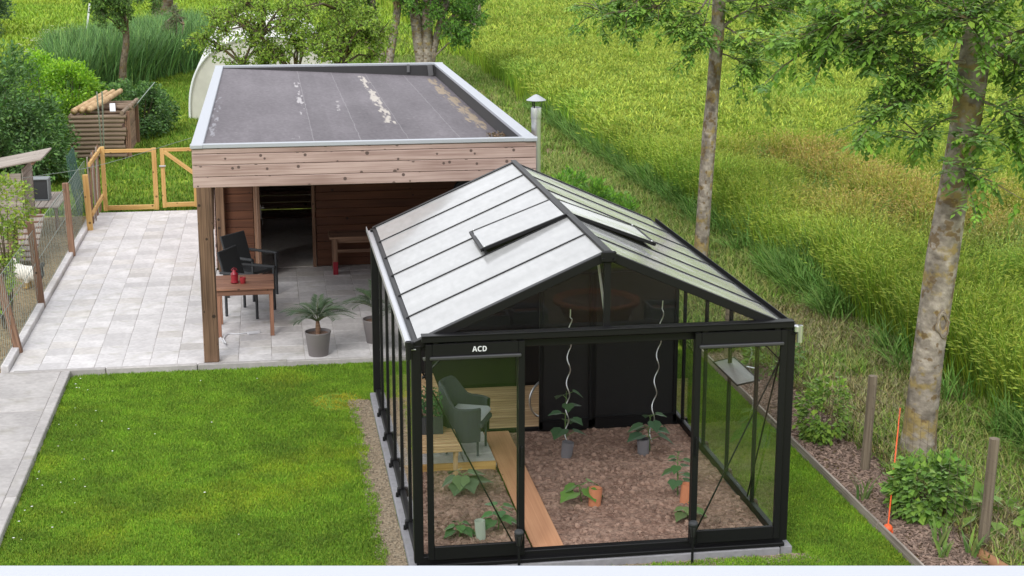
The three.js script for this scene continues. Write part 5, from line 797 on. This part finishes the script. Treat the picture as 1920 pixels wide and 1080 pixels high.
// ---------------------------------------------------------------- trees
const quad = (a, b, c, t) => V(mix(mix(a.x, b.x, t), mix(b.x, c.x, t), t), mix(mix(a.y, b.y, t), mix(b.y, c.y, t), t), mix(mix(a.z, b.z, t), mix(b.z, c.z, t), t));
function compound(s, p, d, L, cols, pairs = 4) { // pinnate ash leaf, drooping
  const col = vary(cols[Math.floor(rnd() * cols.length)], 0.22); let q = p.clone(), dir = d.clone(); const step = L / (pairs + 1);
  let side = V().crossVectors(dir, V(0, 1, 0)); if (side.lengthSq() < 0.02) side.set(1, 0, 0); side.normalize();
  for (let i = 0; i <= pairs; i++) { dir.y -= 0.09; dir.addScaledVector(rdir(), 0.12).normalize(); q = q.clone().addScaledVector(dir, step); const ll = L * 0.46 * (1 - Math.abs(i / pairs - 0.45) * 0.5); if (i === pairs) { s.leaf(q, dir, side, ll, ll * 0.27, col); break; } for (const sg of [-1, 1]) { const ld = dir.clone().multiplyScalar(0.55).addScaledVector(side, sg * 0.75).add(V(0, -0.2, 0)).addScaledVector(rdir(), 0.35).normalize(); s.leaf(q, ld, V().crossVectors(ld, V(0, 1, 0)).normalize(), ll, ll * 0.27, col); } }
}
function ashTree(label, base, trunk, rs, ends, cols, sd, leafL, upper, dens = 1) {
  seed(sd); const t = thing('ash_tree', label, 'tree', base, 0, 'trees along the field edge');
  const pts = []; const cv = new THREE.CatmullRomCurve3(trunk.map(p => V(...p))); const rr = []; for (let k = 0; k <= 44; k++) { const u = k / 44; pts.push(cv.getPoint(u)); const f = u * (rs.length - 1), i = Math.min(rs.length - 2, Math.floor(f)); rr.push(mix(rs[i], rs[i + 1], f - i) * (k < 3 ? 1 + 0.14 * (3 - k) / 3 : 1)); }
  part(t, 'trunk', limb(pts, rr, 20, 0.16), M.bark);
  const wood2 = [], s = new Soup(); const atY = (y) => pts.reduce((a, p) => Math.abs(p.y - y) < Math.abs(a.y - y) ? p : a);
  const grow = (a, c, r, n) => { const L = a.distanceTo(c), b = a.clone().lerp(c, 0.5).add(V(R(-0.15, 0.15) * L, 0.16 * L, R(-0.15, 0.15) * L)), bp = [], br = []; for (let i = 0; i <= 8; i++) { bp.push(quad(a, b, c, i / 8)); br.push(r * (1 - 0.85 * i / 8)); } wood2.push(limb(bp, br, 7, 0.3));
    const tw = Math.round(n * dens * 1.4); for (let k = 0; k < tw; k++) { const u = 0.3 + 0.7 * Math.sqrt(rnd()), p = quad(a, b, c, u), out = V().subVectors(c, a).normalize().addScaledVector(rdir(), 1.3); out.y = out.y * 0.6 + 0.05; out.normalize(); const tl = R(0.2, 0.62), e = p.clone().addScaledVector(out, tl).add(V(0, -0.04, 0)); wood2.push(limb([p, p.clone().lerp(e, 0.5).add(V(0, 0.03, 0)), e], [0.009, 0.006, 0.003], 5)); for (let q = 0; q < 9; q++) { const f = R(0.15, 1), pp = p.clone().lerp(e, f), d = out.clone().addScaledVector(rdir(), 1.2); d.y -= 0.05; compound(s, pp, d.normalize(), leafL * R(0.7, 1.15), cols); } } };
  for (const [y0, x, y, z, n, r] of ends) grow(atY(y0), V(x - base[0], y, z - base[2]), r || 0.03, n);
  for (let k = 0; k < upper.n; k++) { const y0 = R(upper.y0, upper.y1), a = k * 2.4 + R(-0.3, 0.3), L = upper.L * R(0.6, 1.1) * (1 - 0.5 * (y0 - upper.y0) / (upper.y1 - upper.y0)), st = atY(y0); grow(st, V(st.x + Math.cos(a) * L, y0 + R(-0.1, 0.7), st.z + Math.sin(a) * L), 0.045, 16); }
  part(t, 'branches', merge(wood2), M.bark); part(t, 'crown', s.geo(), M.leaf); return t;
}
const ashCols = [[0.15, 0.31, 0.025], [0.19, 0.37, 0.03], [0.25, 0.44, 0.04], [0.11, 0.24, 0.025]];
ashTree('thick lichen-covered ash tree trunk at the right', [6.06, -0.07, -13.24], [[0, 0, 0], [0.02, 0.7, 0], [0.07, 1.4, 0], [0.16, 2.4, 0], [0.24, 3.2, 0.02], [0.32, 4.2, 0.0], [0.3, 5.4, 0.05], [0.36, 7, 0]], [0.17, 0.158, 0.15, 0.145, 0.135, 0.13, 0.11, 0.06], [
  [3.75, 5.6, 3.7, -13.0, 15], [3.9, 5.2, 4.0, -13.4, 15], [4.1, 4.85, 4.15, -13.1, 13], [4.2, 4.75, 3.85, -13.6, 8], [3.3, 5.75, 3.15, -13.0, 6, 0.014], [3.6, 5.35, 3.35, -12.9, 7, 0.016], [3.45, 6.7, 3.3, -12.9, 9, 0.02], [3.9, 7.05, 3.6, -13.1, 15], [4.0, 6.9, 4.1, -12.7, 15], [2.75, 6.2, 2.85, -12.85, 4, 0.012], [3.05, 6.32, 3.2, -12.8, 6, 0.012], [4.05, 5.9, 4.25, -12.5, 14], [4.2, 6.5, 4.5, -12.3, 12], [3.8, 7.3, 3.9, -13.9, 12], [4.2, 5.7, 4.5, -14.0, 12]], ashCols, 431, 0.2, { n: 16, y0: 4.6, y1: 6.9, L: 1.9 });
ashTree('slim ash tree trunk behind the greenhouse', [6.23, -0.07, -21.5], [[0, 0, 0], [0.03, 0.8, 0], [0.06, 1.5, 0], [0.1, 2.3, 0], [0.14, 3.1, 0], [0.17, 4.0, 0], [0.16, 5.4, 0], [0.2, 7.2, 0]], [0.115, 0.108, 0.105, 0.1, 0.096, 0.092, 0.08, 0.04], [
  [4.3, 5.75, 3.5, -21.0, 11], [4.4, 5.3, 3.75, -21.3, 12], [4.3, 4.9, 3.8, -21.0, 10], [4.5, 4.6, 3.75, -21.6, 9], [3.5, 7.0, 3.9, -21.2, 8], [3.2, 6.75, 3.05, -21.2, 7, 0.016], [3.6, 6.9, 3.3, -21.3, 8, 0.02], [4.0, 7.6, 3.85, -21.4, 11], [4.3, 5.95, 3.25, -20.8, 7, 0.018]], ashCols, 432, 0.21, { n: 16, y0: 4.6, y1: 7.0, L: 1.8 });
{ // healed branch scar on the thick trunk
  const t = scene.children.find(o => o.name === 'ash_tree'); const g = new THREE.TorusGeometry(0.075, 0.028, 8, 22); const p = g.attributes.position; for (let i = 0; i < p.count; i++) { const k = 1 + 0.35 * (wn(p.getX(i) * 30, p.getY(i) * 30, 311) - 0.5); p.setXYZ(i, p.getX(i) * 0.72 * k, p.getY(i) * 1.35 * k, p.getZ(i) * 0.6); } g.computeVertexNormals();
  const w = part(t, 'branch_scar', g, std({ map: T.bark, color: C(0.95, 0.93, 0.92), roughness: 0.95 }), [0.1, 1.4, 0.142], [0, 0.2, 0.1]); part(w, 'scar_hollow', new THREE.SphereGeometry(0.05, 12, 8), std({ color: C(0.12, 0.1, 0.085), roughness: 1 }), [0, 0, -0.036]).scale.set(0.7, 1.6, 0.5);
}
// simple broadleaved tree with several stems and leaf clumps
function broadTree(name, label, base, stems, clumps, n, leafLen, cols, sd, mat = M.bark) {
  seed(sd); const t = thing(name, label, 'tree', base); const w = [];
  for (const st of stems) { const p = st.p.map(q => V(...q)); const cv = new THREE.CatmullRomCurve3(p), pp = [], rr = []; for (let i = 0; i <= 16; i++) { pp.push(cv.getPoint(i / 16)); rr.push(mix(st.r, st.r * 0.5, i / 16)); } const g = limb(pp, rr, 12, 0.25); part(t, 'trunk', g, mat); }
  const s = new Soup(), tot = clumps.reduce((a, c) => a + c[3] ** 2, 0), tops = stems.map(st => V(...st.p[st.p.length - 1]));
  for (const [x, y, z, r] of clumps) {
    const c = V(x, y, z); let best = stems[0].p[1]; for (const st of stems) for (const q of st.p) if (q[1] < y && V(...q).distanceTo(c) < V(...best).distanceTo(c)) best = q; const a = V(...best);
    w.push(limb([a, a.clone().lerp(c, 0.5).add(V(R(-0.1, 0.1), 0.15, R(-0.1, 0.1))), c], [0.035, 0.022, 0.008], 6));
    for (let k = 0; k < 9; k++) { const e = c.clone().addScaledVector(rdir(), r * 0.9); w.push(limb([c.clone().lerp(a, 0.15), c.clone().lerp(e, 0.5).add(V(0, 0.05, 0)), e], [0.014, 0.009, 0.003], 5)); for (let q = 0; q < n * r * r / tot / 9; q++) { const p = c.clone().lerp(e, Math.pow(rnd(), 0.6)).addScaledVector(rdir(), r * 0.3 * rnd()); const o = rdir(); o.y -= 0.35; o.normalize(); s.leaf(p, o, perp(o), leafLen * R(0.6, 1.2), leafLen * 0.24, vary(cols[Math.floor(rnd() * cols.length)], 0.25)); } }
  }
  part(t, 'branches', merge(w), mat); part(t, 'crown', s.geo(), M.leaf); return t;
}
function cl(list, n, cx, cy, cz, rx, ry, rz, r, sd) { seed(sd); for (let k = 0; k < n; k++) { const d = rdir(), q = Math.pow(rnd(), 0.45); list.push([cx + d.x * rx * q, cy + d.y * ry * q, cz + d.z * rz * q, r * R(0.7, 1.25)]); } return list; }
const willow = [[0.23, 0.36, 0.03], [0.29, 0.42, 0.045], [0.18, 0.3, 0.03]], field = [[0.12, 0.28, 0.025], [0.15, 0.33, 0.03], [0.09, 0.22, 0.025]];
const darkBark = std({ map: T.bark, color: C(0.5, 0.46, 0.4), bumpMap: T.barkBump, bumpScale: 0.02, roughness: 1 });
broadTree('light_green_tree', 'loose light green tree before the polytunnel behind the shed', [0.9, -0.07, -33.0], [{ r: 0.06, p: [[0, 0, 0], [0.1, 0.9, 0], [-0.3, 1.8, 0.1], [-1.0, 2.7, 0.1]] }, { r: 0.06, p: [[0.1, 0, 0], [0.3, 1.0, 0], [0.6, 2.0, -0.1], [0.7, 3.2, 0]] }, { r: 0.04, p: [[0, 0.3, 0], [-0.5, 1.4, 0.1], [-1.4, 2.1, 0]] }], cl(cl([], 34, -0.6, 2.75, 0, 1.8, 0.8, 1.0, 0.42, 501), 16, 0.7, 2.9, -0.2, 1.0, 0.9, 0.9, 0.42, 502), 17000, 0.085, willow, 441, darkBark);
broadTree('twin_stem_tree', 'tree with two dark leaning stems behind the shed roof', [3.5, -0.07, -46], [{ r: 0.15, p: [[0, 0, 0], [-0.1, 1.0, 0], [-0.3, 2.2, 0], [-0.5, 4, 0]] }, { r: 0.17, p: [[0.05, 0, 0], [0.1, 1.0, 0], [0.35, 2.3, 0], [0.6, 4.2, 0]] }], cl(cl([], 26, 0, 3.7, 0, 2.2, 1.0, 1.5, 0.6, 503), 8, -0.9, 2.3, 0.1, 0.8, 0.7, 0.5, 0.4, 509), 15000, 0.12, [...field, willow[0]], 442);
broadTree('field_maple', 'dense green tree with forked lichen trunk behind the shed roof', [4.62, -0.07, -46.2], [{ r: 0.22, p: [[0, 0, 0], [-0.05, 1.0, 0], [-0.2, 2.2, 0], [-0.4, 4.2, 0]] }, { r: 0.24, p: [[0.1, 0, 0], [0.14, 1.0, 0], [0.15, 2.2, 0], [0.3, 4.6, 0]] }, { r: 0.16, p: [[0.1, 0.3, 0], [0.25, 1.0, 0], [0.5, 1.9, 0], [1.0, 3.6, 0]] }], cl(cl([], 30, 0.5, 3.4, 0.2, 2.0, 1.2, 1.6, 0.6, 505), 8, 0.9, 2.2, 0.5, 0.8, 0.6, 0.5, 0.45, 506), 22000, 0.12, field, 443);
broadTree('distant_tree', 'dark tree hanging over the field behind the shed', [8.4, -0.07, -62], [{ r: 0.2, p: [[0, 0, 0], [0, 1.5, 0], [0.1, 3, 0], [0, 5, 0]] }], cl([], 16, 0, 4.4, 0, 2.4, 1.7, 1.8, 0.6, 507), 8000, 0.14, field, 444);
broadTree('alder_tree', 'slender tree with dark trunk standing before the reeds', [-4.3, -0.07, -47.5], [{ r: 0.13, p: [[0, 0, 0], [0.05, 0.8, 0], [0.2, 1.7, 0], [0.1, 2.8, 0], [0, 4.2, 0]] }], cl(cl([], 22, -0.1, 3.0, 0, 1.45, 0.75, 1.1, 0.5, 511), 10, 0.2, 4.1, 0, 1.3, 0.9, 1.1, 0.5, 512), 15000, 0.1, [[0.1, 0.2, 0.035], [0.14, 0.26, 0.04], [0.08, 0.16, 0.03]], 445, darkBark);
broadTree('pollard_trunk', 'thick dark trunk behind the slender tree', [-4.2, -0.07, -66], [{ r: 0.55, p: [[0, 0, 0], [0, 1.2, 0], [0.1, 2.4, 0], [0.1, 4, 0]] }], cl([], 18, 0.2, 4.2, 0, 2.2, 1.2, 1.6, 0.7, 513), 11000, 0.15, field, 446, darkBark);
broadTree('bare_sapling', 'pale thin-stemmed sapling beside the polytunnel', [-3.0, -0.07, -54.3], [{ r: 0.05, p: [[0, 0, 0], [0.05, 0.7, 0], [0.25, 1.6, 0]] }, { r: 0.045, p: [[-0.05, 0, 0], [-0.1, 0.8, 0], [-0.3, 1.7, 0]] }, { r: 0.045, p: [[0.03, 0, 0], [0.0, 0.8, 0], [0.0, 1.8, 0]] }], cl([], 8, 0, 1.8, 0, 0.5, 0.5, 0.4, 0.25, 515), 700, 0.09, [[0.15, 0.2, 0.08]], 447);
renderer.render(scene, camera);
